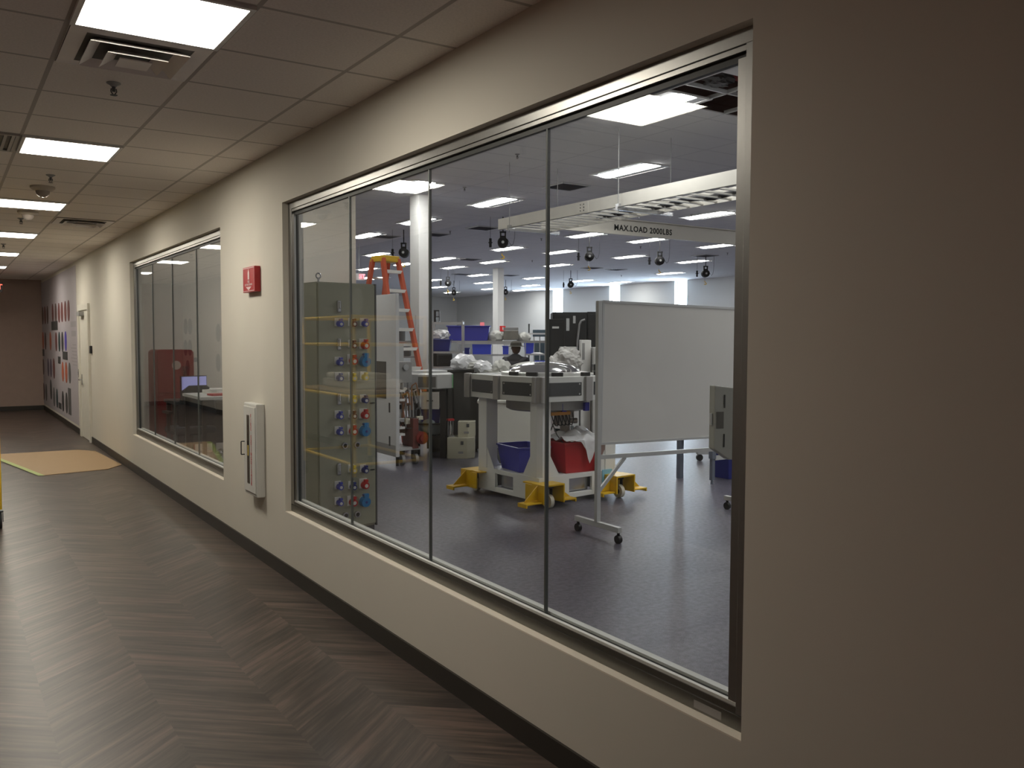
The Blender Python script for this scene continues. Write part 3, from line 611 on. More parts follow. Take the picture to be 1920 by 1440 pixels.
for cx, lst in ((112, [(113, 'latch'), (213, 'b'), (345, 'latch'), (450, 'b'), (545, 'd'), (680, 'latch'), (778, 'b'), (875, 'b'), (1110, 'latch'), (1210, 'b'), (1308, 'b')]),
                (194, [(213, 'k'), (345, 'k'), (440, 'r'), (545, 'y'), (680, 'y'), (775, 'k'), (870, 'r'), (1108, 'y'), (1210, 'd'), (1305, 'r')]),
                (266, [(213, 'b'), (345, 'r'), (443, 'B'), (540, 'y'), (680, 'd'), (772, 'r'), (868, 'B'), (1108, 'd'), (1200, 'r'), (1300, 'B')])):
    for y, k in lst: socket(600+cx/3.27, 540+y/3.27, k)
for x, y in ((145, 965), (220, 960), (150, 1392), (222, 1385)): socket(600+x/3.27, 540+y/3.27, 'knob')
for y in (755.5, 880.5):
    u, z = onface(698, y); s = MB(); s.prism([(u+.026*math.cos(a*.5236), -.001, z+.006*math.sin(a*.5236)) for a in range(12)], (0, 0, 0), (0, -.003, 0)); obj('slot', s, BLACK, cab)
# ------------------------------------------------------------ white frame cart (left at centre of the window)
FX, FY = 2.99, 7.1; S = 1.06
t = thing('machine_frame', 'large white steel machine frame on yellow outriggers', 'machine', (FX, FY, 0), .07)
WP = mat('frame_white', (.82, .83, .81), .4, var=.02)
b = MB(); z0, z1 = .05, .29
def side_panel(m, a, c, thick, nrm_axis):
    # panel with one rectangular opening, a..c along the side
    L = c-a; h0_, h1_ = a+.40, a+.72
    segs = [(a, h0_, z0, z1), (h1_, c, z0, z1), (h0_, h1_, z0, z0+.05), (h0_, h1_, z1-.045, z1)]
    for p, q, r, s_ in segs:
        if nrm_axis == 'y0': m.lim(p, q, 0, thick, r, s_)
        elif nrm_axis == 'y1': m.lim(p, q, S-thick, S, r, s_)
        elif nrm_axis == 'x0': m.lim(0, thick, p, q, r, s_)
        else: m.lim(S-thick, S, p, q, r, s_)
side_panel(b, .0, S, .03, 'y0'); side_panel(b, 0, S, .03, 'y1'); side_panel(b, 0.03, S-.03, .03, 'x0'); side_panel(b, .03, S-.03, .03, 'x1')
obj('base_frame', b, WP, t, .004)
obj('deck', MB().lim(.03, S-.03, .03, S-.03, .262, .278), WP, t)
op = MB()
for q in ((.40, .72, .031, .045), ): op.lim(q[0], .48, .12, .13, .1, .245)
obj('fork_pocket', MB().lim(.41, .71, .06, .07, .1, .245).lim(.06, .07, .41, .71, .1, .245), STEEL, t)
for i, (sx, sy) in enumerate(((0, 0), (0, 1), (1, 0), (1, 1))):
    x = 0 if sx == 0 else S-.15; y = 0 if sy == 0 else S-.15; c0 = .045
    poly = [(0, 0), (.15, 0), (.15, .15), (0, .15)]
    cx = [(c0, 0), (.15, 0), (.15, .15), (0, .15), (0, c0)] if (sx, sy) == (0, 0) else poly
    obj('post', MB().prism([(x+p, y+q, z1) for p, q in cx], (0, 0, 0), (0, 0, 1.06-z1)), WP, t, .004)
    g = MB(); dx = 1 if sx == 0 else -1; dy = 1 if sy == 0 else -1
    ax = x+(.15 if sx == 0 else 0); ay = y+(.15 if sy == 0 else 0)
    yy = 0.01 if sy == 0 else S-.02; xx = .01 if sx == 0 else S-.02
    g.prism([(ax, yy, z1), (ax+dx*.13, yy, z1), (ax, yy, z1+.22)], (0, 0, 0), (0, .012, 0)); g.prism([(xx, ay, z1), (xx, ay+dy*.13, z1), (xx, ay, z1+.22)], (0, 0, 0), (.012, 0, 0))
    obj('gusset', g, WP, t)
    yb = obj('outrigger', MB(), YEL, t) if False else None
    # yellow corner bracket in its own frame: corner at origin, pointing to (-dx,-dy)
    m = MB(); X = 0 if sx == 0 else S; Y = 0 if sy == 0 else S
    def bx(a, b_, c, d, e, f):  # mirror-aware box
        xa, xb = X-dx*a, X-dx*b_; ya, yb_ = Y-dy*c, Y-dy*d
        m.lim(min(xa, xb), max(xa, xb), min(ya, yb_), max(ya, yb_), e, f)
    bx(-.17, .10, 0.005, .20, .235, .25)       # top plate in front of side y
    bx(-.17, -.155, .005, .20, .06, .235); bx(.085, .10, -.10, .20, .06, .235)
    bx(.005, .085, -.16, 0, .235, .25)
    def pr(ps): m.prism([(X-dx*p, Y-dy*q, z) for p, q, z in ps], (0, 0, 0), (0, .01, 0))
    pr([(.10, .1, .24), (.10, .1, .09), (.27, .1, .09)]); bx(.10, .30, .04, .18, .07, .085); bx(.29, .305, .04, .18, .045, .085)
    pr([(-.17, .1, .2), (-.17, .1, .09), (-.33, .1, .09)]); bx(-.34, -.17, .04, .18, .07, .085); bx(-.345, -.33, .04, .18, .045, .085)
    ob = obj('outrigger', m, YEL, t, .003)
    cx_, cy_ = X+dx*.04, Y-dy*.10
    k = obj('caster', MB().lim(cx_-.04, cx_+.04, cy_-.03, cy_+.03, .2, .236).lim(cx_-.035, cx_-.028, cy_-.02, cy_+.02, .055, .2).lim(cx_+.028, cx_+.035, cy_-.02, cy_+.02, .055, .2), BLACK, t)
    obj('wheel', MB().cyl((cx_-.022, cy_, .07), (cx_+.022, cy_, .07), .07, n=28), mat('wheel_cream', (.7, .66, .55), .5), k)
    obj('wheel_hub', MB().cyl((cx_-.024, cy_, .07), (cx_+.024, cy_, .07), .03, n=16), BLACK, k)
# ring
RR = .86; CX = CY = S/2
def octp(r, z, n=8): return [(CX+r*(1 if k % 2 == 0 else .775)*math.cos(math.pi/4+k*2*math.pi/n), CY+r*(1 if k % 2 == 0 else .775)*math.sin(math.pi/4+k*2*math.pi/n), z) for k in range(n)]
rg = MB(); a = octp(RR, 1.06); b2 = octp(RR, 1.31); ii = octp(RR-.12, 1.06); jj = octp(RR-.12, 1.31)
n = 8; rg.add(a+b2+ii+jj, [(k, (k+1) % n, n+(k+1) % n, n+k) for k in range(n)]+[(2*n+k, 3*n+k, 3*n+(k+1) % n, 2*n+(k+1) % n) for k in range(n)]+[(k, 2*n+k, 2*n+(k+1) % n, (k+1) % n) for k in range(n)]+[(n+k, n+(k+1) % n, 3*n+(k+1) % n, 3*n+k) for k in range(n)])
obj('ring_frame', rg, mat('ring_grey_white', (.66, .67, .65), .4), t, .003)
obj('top_plate', MB().prism(octp(RR-.13, 1.285), (0, 0, 0), (0, 0, .015)), LGREY, t)
RP = mat('recess_dark', (.055, .06, .065), .4)
V = octp(RR+.001, 0)
for k in range(8):
    p, q = Vector(V[k]), Vector(V[(k+1) % 8]); d = q-p; L = d.length; mid = (p+q)/2; rz = math.atan2(d.y, d.x); o_ = (mid-Vector((CX, CY, 0))).normalized()
    pl = obj('side_plate', MB().box((mid.x, mid.y, 1.185)+o_*0 if False else Vector((mid.x, mid.y, 1.185)), (L-.17, .008, .135), rz), RP, t)
    sc_ = MB()
    for s in (-1, 1):
        for zz in (1.135, 1.235):
            c = mid+d.normalized()*s*(L/2-.11)+o_*.004; sc_.cyl((c.x, c.y, zz), (c.x+o_.x*.005, c.y+o_.y*.005, zz), .009, n=8)
    obj('bolts', sc_, STEEL, pl)
    v = Vector(V[k]); ov = (v-Vector((CX, CY, 0))).normalized(); az = math.atan2(ov.y, ov.x)
    big = k % 2 == 0
    br = MB(); hw = .065 if big else .045
    br.box((v.x, v.y, 1.185), (.05, hw*2, .262 if big else .25), az)
    if big: br.cyl((v.x+ov.x*.02-ov.y*.04, v.y+ov.y*.02+ov.x*.04, 1.055), (v.x+ov.x*.02-ov.y*.04, v.y+ov.y*.02+ov.x*.04, 1.315), .022, n=14).cyl((v.x+ov.x*.02+ov.y*.04, v.y+ov.y*.02-ov.x*.04, 1.055), (v.x+ov.x*.02+ov.y*.04, v.y+ov.y*.02-ov.x*.04, 1.315), .022, n=14)
    obj('corner_bracket', br, mat('cast_aluminium', (.42, .41, .40), .45, .5), t, .004)
obj('lid_flange', MB().lathe([(.47, 1.30), (.47, 1.335), (.40, 1.345), (.36, 1.345)], (CX-.03, CY, 0), 40), mat('flange_metal', (.7, .7, .68), .3, .6), t)
obj('dome_lid', MB().lathe([(.385, 1.345), (.37, 1.365), (.30, 1.405), (.2, 1.43), (.1, 1.442), (.001, 1.445)], (CX-.03, CY, 0), 40), CHROME, t)
for (a_, r_, w_) in ((3.3, .52, .10), (3.75, .56, .12), (4.2, .60, .12), (4.75, .60, .10), (5.3, .56, .12), (5.7, .55, .16)):
    c = (CX+r_*math.cos(a_), CY+r_*math.sin(a_), 1.33); cl = MB().box(c, (w_, .05, .04), a_+math.pi/2)
    if w_ > .15: cl.box((c[0], c[1], 1.385), (w_, .09, .07), a_+math.pi/2)
    obj('clamp', cl, BLACK, t, .006)
obj('knob', MB().cyl((CX+.62, CY-.36, 1.3), (CX+.62, CY-.36, 1.38), .045, .03, n=16), BLACK, t)
obj('lower_chamber', MB().lathe([(.40, .93), (.44, .95), (.44, 1.06)], (CX, CY, 0), 32), mat('chamber_grey', (.38, .38, .37), .4, .5), t)
obj('valve_assembly', MB().cyl((CX+.18, CY-.1, .93), (CX+.18, CY-.1, .84), .1, n=20).cyl((CX+.18, CY-.1, .84), (CX+.18, CY-.1, .66), .055, n=20).cyl((CX+.18, CY-.1, .80), (CX+.30, CY-.16, .80), .03).box((CX+.05, CY-.16, .82), (.09, .08, .1)), mat('valve_bronze', (.30, .27, .24), .4, .6), t)
for (x, y, l_) in ((CX-.1, CY-.40, 'b'), (CX+.2, CY-.42, 'b')): obj('connector', MB().lim(x-.03, x+.03, y-.02, y+.02, .93, 1.02), BLUE, t, .003, label='blue connector')
obj('manifold', MB().lim(CX-.28, CX-.02, CY-.42, CY-.38, .90, .935), mat('orange_brass', (.55, .25, .05), .4), t, .003)
for k in range(5):
    x = CX-.26+k*.05; obj('cable', MB().tube([(x, CY-.40, .90), (x+.01, CY-.41, .85), (x+.03, CY-.42, .80), (x+.07, CY-.41, .79), (x+.10, CY-.40, .84), (x+.1, CY-.38, .92)], .006, 6), BLACK, t)
obj('cable', MB().tube([(CX-.44, .25+.1*0, .98)]+[(CX-.44+.36*s_, .28-.05*math.sin(s_*3), .93-.24*math.sin(math.pi*min(1, s_*1.02))**.7) for s_ in [q/12 for q in range(1, 12)]]+[(CX-.07, .26, .93)], .007, 6), DGREY, t)
obj('cable', MB().tube([(CX-.25, .3, .98), (CX-.22, .28, .84), (CX-.2, .28, .72)], .006, 6), DGREY, t)
obj('cable', MB().tube([(CX-.15, .25, .80), (CX-.11, .22, .68), (CX-.03, .2, .58)], .006, 6), DGREY, t)
obj('hose', MB().tube([(CX+.25, CY, .8), (CX+.4, CY, .77), (CX+.48, CY+.1, .76)], .02, 10).tube([(CX+.2, CY+.1, .68), (CX+.38, CY, .66), (CX+.46, CY+.1, .7)], .02, 10), mat('teal_hose', (.04, .08, .08), .3), t)
tg = obj('blue_tag', MB().lim(.86, 1.0, -.012, -.004, .06, .30), mat('pale_blue', (.25, .55, .75), .5), t)
# totes standing on the deck
def tote(name, loc, L, W, H, m, label, rz=0, group=None, taper=.82):
    o_ = thing(name, label, 'tote', loc, rz, group); b = MB()
    def rect(l, w_, z): return [(-l/2, -w_/2, z), (l/2, -w_/2, z), (l/2, w_/2, z), (-l/2, w_/2, z)]
    A = rect(L*taper, W*taper, 0); B = rect(L, W, H); C2 = rect(L-.012, W-.012, H); D = rect(L*taper-.012, W*taper-.012, .006)
    b.add(A+B+C2+D, [(3, 2, 1, 0), (12, 13, 14, 15)]+[(k, (k+1) % 4, 4+(k+1) % 4, 4+k) for k in range(4)]+[(4+k, 4+(k+1) % 4, 8+(k+1) % 4, 8+k) for k in range(4)]+[(8+k, 8+(k+1) % 4, 12+(k+1) % 4, 12+k) for k in range(4)])
    obj('tub', b, m, o_, .008)
    r_ = MB(); 
    for q in ((-L/2-.018, L/2+.018, -W/2-.018, -W/2+.002), (-L/2-.018, L/2+.018, W/2-.002, W/2+.018), (-L/2-.018, -L/2+.002, -W/2, W/2), (L/2-.002, L/2+.018, -W/2, W/2)): r_.lim(*q, H-.018, H)
    obj('rim', r_, m, o_, .003); return o_
tote('tote', (FX+.25, FY+.66, .279), .38, .50, .27, BLUE, 'blue plastic tote on the white machine frame deck', -.1)
tote('tote', (FX+.66, FY+.33, .279), .50, .42, .33, RED, 'red plastic tote with a plastic bag on the machine frame', 0)
fb = MB(); random.seed(4)
def sheet(fn, nu, nv, m):
    vs = [fn(i/nu, j/nv) for i in range(nu+1) for j in range(nv+1)]
    m.add(vs, [(i*(nv+1)+j, (i+1)*(nv+1)+j, (i+1)*(nv+1)+j+1, i*(nv+1)+j+1) for i in range(nu) for j in range(nv)], True)
def bagf(u, v):
    x = (u-.5)*.52; q = v
    if q < .55: y = .2-.42*q/.55; z = .37+.10*math.exp(-((x-.1)**2+(y*1.1)**2)*22)+.06*noise.noise(Vector((x*9, y*9, 2)))
    else:
        s = (q-.55)/.45; y = -.245-.012*math.sin(u*9); z = .37-.26*s*max(0, 1-abs(u-.62)*2.6); x = .06+(x-.06)*(1-.55*s)
    return Vector((x, y, z+.02*noise.noise(Vector((u*6, v*6, 0)))))
sheet(bagf, 26, 30, fb)
tag(obj('plastic_bag', fb, FILMW, loc=(FX+.66, FY+.33, .26)), 'crumpled clear plastic bag spilling over the red tote', 'plastic bag')
# ------------------------------------------------------------ whiteboard
t = thing('whiteboard', 'large mobile whiteboard on silver stand with black casters', 'whiteboard', (2.65, 5.75, 0), -.01)
SB = mat('board_face', (.72, .71, .68), .17, var=.015, spec=.5)
WL = 1.86
brd = Matrix.Rotation(.017, 3, 'Y')
g = MB().box((WL/2+.0, 0, 1.39), (WL-.08, .02, 1.20), m=brd); obj('board', g, SB, t)
g = MB()
for z in (.785, 1.995): g.box((WL/2+.0, 0, z), (WL-.05, .03, .02), m=brd)
for x in (.03, WL-.03): g.box((x, 0, 1.39-.017*(x-WL/2)), (.02, .03, 1.22), m=brd)
obj('board_rim', g, LGREY, t)
SP = mat('stand_silver', (.60, .61, .60), .4, .3)
for x in (0, WL): obj('upright', MB().lim(x-.02, x+.02, -.02, .02, .12, 2.0-.017*(x-WL/2)*1), SP, t, .002)
obj('lower_rail', MB().box((WL/2, 0, .67), (WL, .03, .035), m=brd), SP, t)
obj('brace', MB().bar((.02, 0, .40), (.30, 0, .665), .02, .03), SP, t)
obj('brace', MB().bar((WL-.02, 0, .39), (WL-.30, 0, .655), .02, .03), SP, t)
for x in (0, WL):
    ft = obj('foot', MB().lim(x-.02, x+.02, -.30, .30, .09, .135), SP, t, .002)
    for y in (-.28, .27):
        c = obj('caster', MB().cyl((x, y, .09), (x, y, .06), .012).box((x, y, .055), (.02, .03, .03)), BLACK, t)
        obj('wheel', MB().cyl((x-.018, y, .034), (x+.018, y, .034), .034, n=20), BLACK, c)
obj('rail_joint', MB().lim(WL-.02, WL+.03, -.03, .03, .72, .80), LGREY, t)
# second stand behind, table legs
t = thing('rolling_stand', 'rolling stand foot with black caster behind whiteboard, far right', 'stand', (6.76, 8.64, 0), -.35)
obj('foot', MB().lim(0, 1.5, -.03, .03, .09, .15), SP, t, .003)
obj('post', MB().lim(1.42, 1.48, -.03, .03, .15, 1.6), SP, t, .003); obj('crossbar', MB().lim(1.45, 1.5, -.6, .6, 1.0, 1.05), SP, t)
for x in (.04, 1.46): c = obj('caster', MB().cyl((x, 0, .09), (x, 0, .05), .015), BLACK, t); obj('wheel', MB().cyl((x, -.02, .045), (x, .02, .045), .045, n=20), BLACK, c)
t = thing('workbench', 'adjustable workbench with grey legs at the right window edge', 'table', (5.49, 7.14, 0))
obj('leg', MB().lim(-.03, .03, -.03, .03, .3, .72).lim(-.022, .022, -.022, .022, .05, .3).cyl((0, 0, 0), (0, 0, .05), .02, .012), mat('blue_grey_leg', (.14, .16, .2), .4), t)
obj('leg', MB().lim(.97, 1.03, -.03, .03, .3, .72).lim(.978, 1.022, -.022, .022, .05, .3).cyl((1, 0, 0), (1, 0, .05), .02, .012), MATS['blue_grey_leg'], t)
obj('stretcher', MB().lim(.03, .97, -.02, .02, .28, .33), SP, t); obj('tabletop', MB().lim(-.05, 1.2, -.06, .6, .72, .75), LGREY, t)
obj('leg', MB().lim(-.03, .03, .5, .56, 0, .72), MATS['blue_grey_leg'], t); obj('leg', MB().lim(.97, 1.03, .5, .56, 0, .72), MATS['blue_grey_leg'], t)
tote('tote', (6.12, 7.4, 0), .5, .3, .5, DBLUE, 'dark blue bin under the workbench at right window edge')
# metal device on pole near the window's right jamb
P = at(1339, 785, 4.6)
t = thing('equipment_box', 'grey metal latch box with recessed handle at the right jamb', 'equipment box', (P.x, P.y, 0), -YAW+.25)
b = MB(); zt, zb = 1.69+(636-721)/1629*4.6, 1.69+(636-848)/1629*4.6
b.prism([(0, 0, zt), (.13, 0, zt-.015), (.13, 0, zb-.04), (.09, 0, zb-.04), (0, 0, zb+.02)], (0, 0, 0), (0, .06, 0)); obj('case', b, mat('case_grey', (.34, .34, .31), .45), t, .006)
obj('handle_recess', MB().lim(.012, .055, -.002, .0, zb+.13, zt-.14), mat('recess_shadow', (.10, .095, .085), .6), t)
obj('handle_recess', MB().cyl((.012, -.001, (zt+zb)/2), (.012, .001, (zt+zb)/2), .0, .001), BLACK, t) if False else None
obj('latch', MB().lim(.055, .062, -.004, 0, zt-.12, zt-.05).lim(.055, .062, -.004, 0, zb+.03, zb+.10), BLACK, t)
obj('hinge', MB().cyl((-.008, .02, (zt+zb)/2-.03), (-.008, .02, (zt+zb)/2+.03), .008, n=10), LGREY, t)
obj('pole', MB().cyl((.32, .03, 0), (.32, .03, zt-.1), .02).cyl((.32, .03, 0), (.32, .03, .02), .12, n=24), SP, t); obj('arm', MB().lim(.13, .32, .015, .045, zb+.1, zb+.13), SP, t)
# ------------------------------------------------------------ office area seen through the small window
t = thing('tool_cabinet', 'tall dark red cabinet with rounded top behind the small window', 'cabinet', (.39, 12.35, 0))
RC = mat('cabinet_red', (.22, .018, .02), .4)
b = MB(); w_, h_ = .50, 1.53; r_ = .05
poly = [(0, 0, 0), (w_, 0, 0)]+[(w_-r_+r_*math.cos(a), 0, h_-r_+r_*math.sin(a)) for a in (0, .5, 1.05, 1.57)]+[(r_-r_*math.sin(a), 0, h_-r_+r_*math.cos(a)) for a in (0, .5, 1.05, 1.57)]
b.prism(poly, (0, 0, 0), (0, .45, 0)); obj('body', b, RC, t)
obj('upper_door', MB().lim(.03, .35, -.012, 0, .95, 1.48), RC, t, .004)
obj('lower_door', MB().lim(.02, .48, -.012, 0, .08, .90), RC, t, .004)
obj('handle', MB().lim(.37, .40, -.03, 0, 1.02, 1.25).lim(.35, .42, -.035, 0, 1.26, 1.31), mat('cabinet_maroon', (.10, .01, .012), .3), t, .004)
obj('round_label', MB().cyl((.27, -.012, 1.32), (.27, -.014, 1.32), .06, n=24), mat('faded_label', (.45, .35, .3), .5), t)
obj('side_bracket', MB().lim(.5, .56, .02, .05, 1.36, 1.42), MGREY, t)
t = thing('workbench', 'dark workbench behind the small window carrying the monitor', 'table', (1.35, 11.55, 0))
BT = mat('bench_dark', (.05, .05, .05), .5)
obj('tabletop', MB().lim(-.95, 1.0, -.3, .35, .86, .90), BT, t, .004)
for x in (-.9, .94):
    for y in (-.26, .3): obj('leg', MB().lim(x-.025, x+.025, y-.025, y+.025, 0, .86), BLACK, t)
obj('modesty_panel', MB().lim(-.88, .92, .2, .22, .3, .86), BT, t)
t = thing('monitor', 'flat monitor with glowing blue screen on the dark workbench', 'monitor', (.68, 11.45, .90), .3)
obj('bezel', MB().lim(-.18, .18, 0, .03, .06, .31), BLACK, t, .004); obj('screen', MB().lim(-.17, .17, -.002, 0, .07, .30), emis('screen_blue', (.10, .12, .75), .5), t)
obj('stand', MB().lim(-.02, .02, .03, .05, 0, .12).lim(-.08, .08, -.02, .1, 0, .01), BLACK, t)
t = thing('office_chair', 'dark high mesh office chair facing the blue monitor', 'chair', (.46, 10.72, 0), .1)
def slab(c, d, seed=0):
    m = MB(); return m.blob(c, d, seed, .06, 1, 3, False)
obj('seat', MB().box((0, 0, .60), (.48, .46, .09)), mat('chair_fabric', (.03, .035, .04), .8), t, .035, 3)
bk = MB(); bk.prism([(-.20, -.22, .66), (.20, -.22, .66), (.22, -.25, .85), (.18, -.28, 1.08), (.10, -.29, 1.14), (-.10, -.29, 1.14), (-.18, -.28, 1.08), (-.22, -.25, .85)], (0, 0, 0), (0, .05, 0)); obj('backrest', bk, MATS['chair_fabric'], t, .015)
for s in (-1, 1): obj('armrest', MB().bar((s*.26, -.12, .82), (s*.26, .14, .82), .05, .03).bar((s*.26, 0, .6), (s*.26, 0, .81), .03, .03), BLACK, t)
obj('column', MB().cyl((0, 0, .08), (0, 0, .56), .03), BLACK, t)
for k in range(5):
    a = k*1.2566; l = obj('leg', MB().bar((0, 0, .09), (.28*math.cos(a), .28*math.sin(a), .07), .045, .03), BLACK, t)
    obj('caster', MB().cyl((.28*math.cos(a)-.02, .28*math.sin(a), .03), (.28*math.cos(a)+.02, .28*math.sin(a), .03), .03, n=12), BLACK, l)
P = at(403, 735, 10.4); tt = thing('side_table', 'low grey table with papers beside the dark office chair', 'table', (.55, 9.62, 0))
obj('tabletop', MB().lim(-.33, .4, -.4, .42, 1.05, 1.08), LGREY, tt)
for x in (-.29, .36):
    for y in (-.36, .38): obj('leg', MB().lim(x-.02, x+.02, y-.02, y+.02, 0, 1.05), BLACK, tt)
tag(obj('paper_stack', MB().box((.56, 9.80, 1.10), (.24, .3, .04), .3).box((.57, 9.8, 1.127), (.22, .29, .012), -.2), WHITE), 'white papers on the grey table behind the small window', 'papers')
tag(obj('red_folder', MB().box((.50, 9.45, 1.091), (.28, .14, .022), .2), RED, None, .003), 'red folder lying in front of the white papers', 'folder')
t = thing('hose_reel', 'dark wheel rim with grey hub beside the red cabinet', 'wheel', (.80, 11.55, .30), 0)
t.location = Vector((1.10, 12.1, .62)); zz = t.location.z
obj('tyre', MB().cyl((0, -.03, 0), (0, .04, 0), .16, n=28), RUBBER, t); obj('rim', MB().cyl((0, -.035, 0), (0, -.03, 0), .12, n=28), MGREY, t); obj('hub', MB().cyl((0, -.05, 0), (0, -.035, 0), .03), BLACK, t)
obj('stand', MB().lim(-.02, .02, .045, .08, -zz, .05).lim(-.12, .12, -.05, .15, -zz, -zz+.02), BLACK, t)
P = at(405, 835, 9.6); tag(obj('black_bag', MB().blob((0, 0, .2), (.5, .7, .5), 5, .3, 2.2, 4, hard=True), mat('black_film', (.05, .05, .055), .2), loc=(.50, 9.68, -.02)), 'crumpled shiny black plastic bag on floor behind the small window', 'plastic bag')
tag(obj('dark_crate', MB().lim(-.25, .25, -.3, .3, 0, .42).lim(-.27, .27, -.32, .32, .42, .45), BLACK, None, .01, loc=(1.35, 10.75, 0)), 'black crate on the floor under the bench behind the small window', 'crate')
# ------------------------------------------------------------ white process machine (left of the middle)
t = thing('process_machine', 'white machine cabinet with dark window and exposed copper piping', 'machine', (3.0, 10.4, 0))
MW = mat('machine_white', (.66, .67, .68), .4)
b = MB().lim(0, .05, 0, 1.5, .12, 2.28).lim(.05, .36, 1.44, 1.5, .12, 2.28)
obj('side_panel', b, MW, t, .004); obj('back_panel', MB().lim(.05, .36, .50, .53, .5, 1.62), LGREY, t)
obj('skirt', MB().lim(-.001, .0, .02, 1.48, .12, .27), MGREY, t)
obj('dark_window', MB().lim(-.006, 0, .30, 1.02, .88, 1.38), mat('smoked_window', (.03, .028, .025), .1), t)
for z in (.70, .25): obj('slot', MB().lim(-.003, 0, .18, .22, z, z+.13), BLACK, t)
obj('edge_foot', MB().cyl((.03, .03, 0), (.03, .03, .12), .02).cyl((.03, 1.4, 0), (.03, 1.4, .12), .02), BLACK, t)
obj('upper_box', MB().lim(.06, .26, .05, .45, 1.10, 1.38), MGREY, t, .006)
obj('gauge_dial', MB().cyl((.16, .05, 1.31), (.16, .02, 1.31), .04, n=20), CHROME, t)
for z in (.98, .86, .40, .99-.5): obj('shelf_bracket', MB().lim(.055, .13, .0, .1, z, z+.03), WHITE, t)
CO = mat('copper_pipe', (.42, .22, .13), .35, .8); rnd = random.Random(3)
for k in range(16):
    x = .07+rnd.random()*.30; y = .06+rnd.random()*.3; z = .35+rnd.random()*.5; h_ = .12+rnd.random()*.35
    obj('pipe', MB().tube([(x, y, z), (x, y, z+h_), (x+.04+.05*rnd.random(), y-.02, z+h_+.04), (x+.09, y-.03, z+h_*.6)], .009+.008*rnd.random(), 8), rnd.choice([CO, STEEL, CO, DGREY, MGREY]), t)
for k in range(12):
    x = .08+rnd.random()*.3; y = .04+rnd.random()*.2; z = .4+rnd.random()*.6
    obj('valve', MB().box((x, y, z), (.05+.06*rnd.random(), .05, .03+.06*rnd.random())), rnd.choice([BLACK, STEEL, CREAM, mat('brown_housing', (.16, .09, .06), .5)]), t, .004)
obj('looped_cable', MB().tube([(.2+.14*math.cos(a/3), .02, .62+.13*math.sin(a/3)) for a in range(10, 20)], .006, 6), BLACK, t)
obj('pump', MB().cyl((.36, .1, .36), (.36, -.06, .36), .085, n=24).cyl((.36, -.06, .36), (.36, -.1, .36), .05, n=20), mat('pump_red', (.24, .02, .018), .35), t); obj('motor_frame', MB().lim(.24, .32, -.02, .3, .22, .62), mat('rust_red', (.16, .04, .035), .6), t)
obj('base_tray', MB().lim(.05, .36, 0, .5, .2, .24), LGREY, t)
for x in (.12, .32): c = obj('caster', MB().lim(x-.03, x+.03, .05, .12, .14, .2), BLACK, t); obj('wheel', MB().cyl((x-.02, .08, .07), (x+.02, .08, .07), .07, n=20), MGREY, c)
# chamber table with grey octagonal top
P = at(824, 850, 12.5); cx, cy = P.x, P.y
t = thing('chamber_stand', 'grey octagonal chamber on black legs beside the piped machine', 'machine', (cx-.1, cy+.1, 0), -YAW)
def zat(py, d): return CAM.z+ray(820, py).z*d
zt_, zb_ = zat(702, 12.3), zat(729, 12.3)
obj('top_ring', MB().lathe([(.33, zb_), (.35, zb_+.01), (.35, zt_), (.30, zt_+.02)], (0, 0, 0), 8, False, math.pi/8), mat('ring_pale', (.42, .42, .41), .4), t, .004)
obj('window_band', MB().box((-.01, -.325, (zt_+zb_)/2), (.25, .006, .15)), mat('band_dark', (.12, .115, .11), .3), t, .002)
obj('lid', MB().lathe([(.25, zt_+.02), (.25, zt_+.05), (.05, zt_+.06)], (0, 0, 0), 24), LGREY, t)
obj('side_wing', MB().box((-.36, .1, (zt_+zb_)/2+.01), (.2, .3, .2)), LGREY, t, .006)
for a in range(4):
    an = a*math.pi/2+.785; obj('leg', MB().box((.29*math.cos(an), .29*math.sin(an), zb_/2), (.08, .08, zb_)), BLACK, t, .004)
obj('drawer_box', MB().box((.03, -.22, zb_-.16), (.25, .2, .24)), mat('beige_drawer', (.45, .42, .38), .5), t, .004); obj('drawer_slot', MB().box((.03, -.325, zb_-.16), (.09, .01, .015)), BLACK, t)
obj('shelf', MB().box((0, 0, .30), (.44, .44, .03)), BLACK, t); obj('shelf', MB().box((0, 0, zb_-.5), (.44, .44, .02)), BLACK, t)
g_ = obj('status_strip', MB().box((.338, -.135, (zt_+zb_)/2), (.008, .02, .19)), mat('green_strip', (.1, .5, .15), .5), t)
R_ = Matrix.Rotation(-YAW, 3, 'Z')
def loc_(x, y, z): return Vector((cx-.1, cy+.1, 0))+R_@Vector((x, y, z))
tote('tote', loc_(.02, -.03, zb_-.488), .30, .30, .22, DBLUE, 'dark blue bin on the shelf under the grey chamber', -YAW)
p_ = loc_(0, -.02, .315+.135)
tag(obj('plastic_bag', MB().blob((0, 0, .0), (.36, .34, .36), 11, .12, 1.6, 3), mat('pale_blue_bag', (.30, .35, .36), .4), loc=p_), 'pale blue bulging bag on lower shelf under the grey chamber', 'plastic bag')
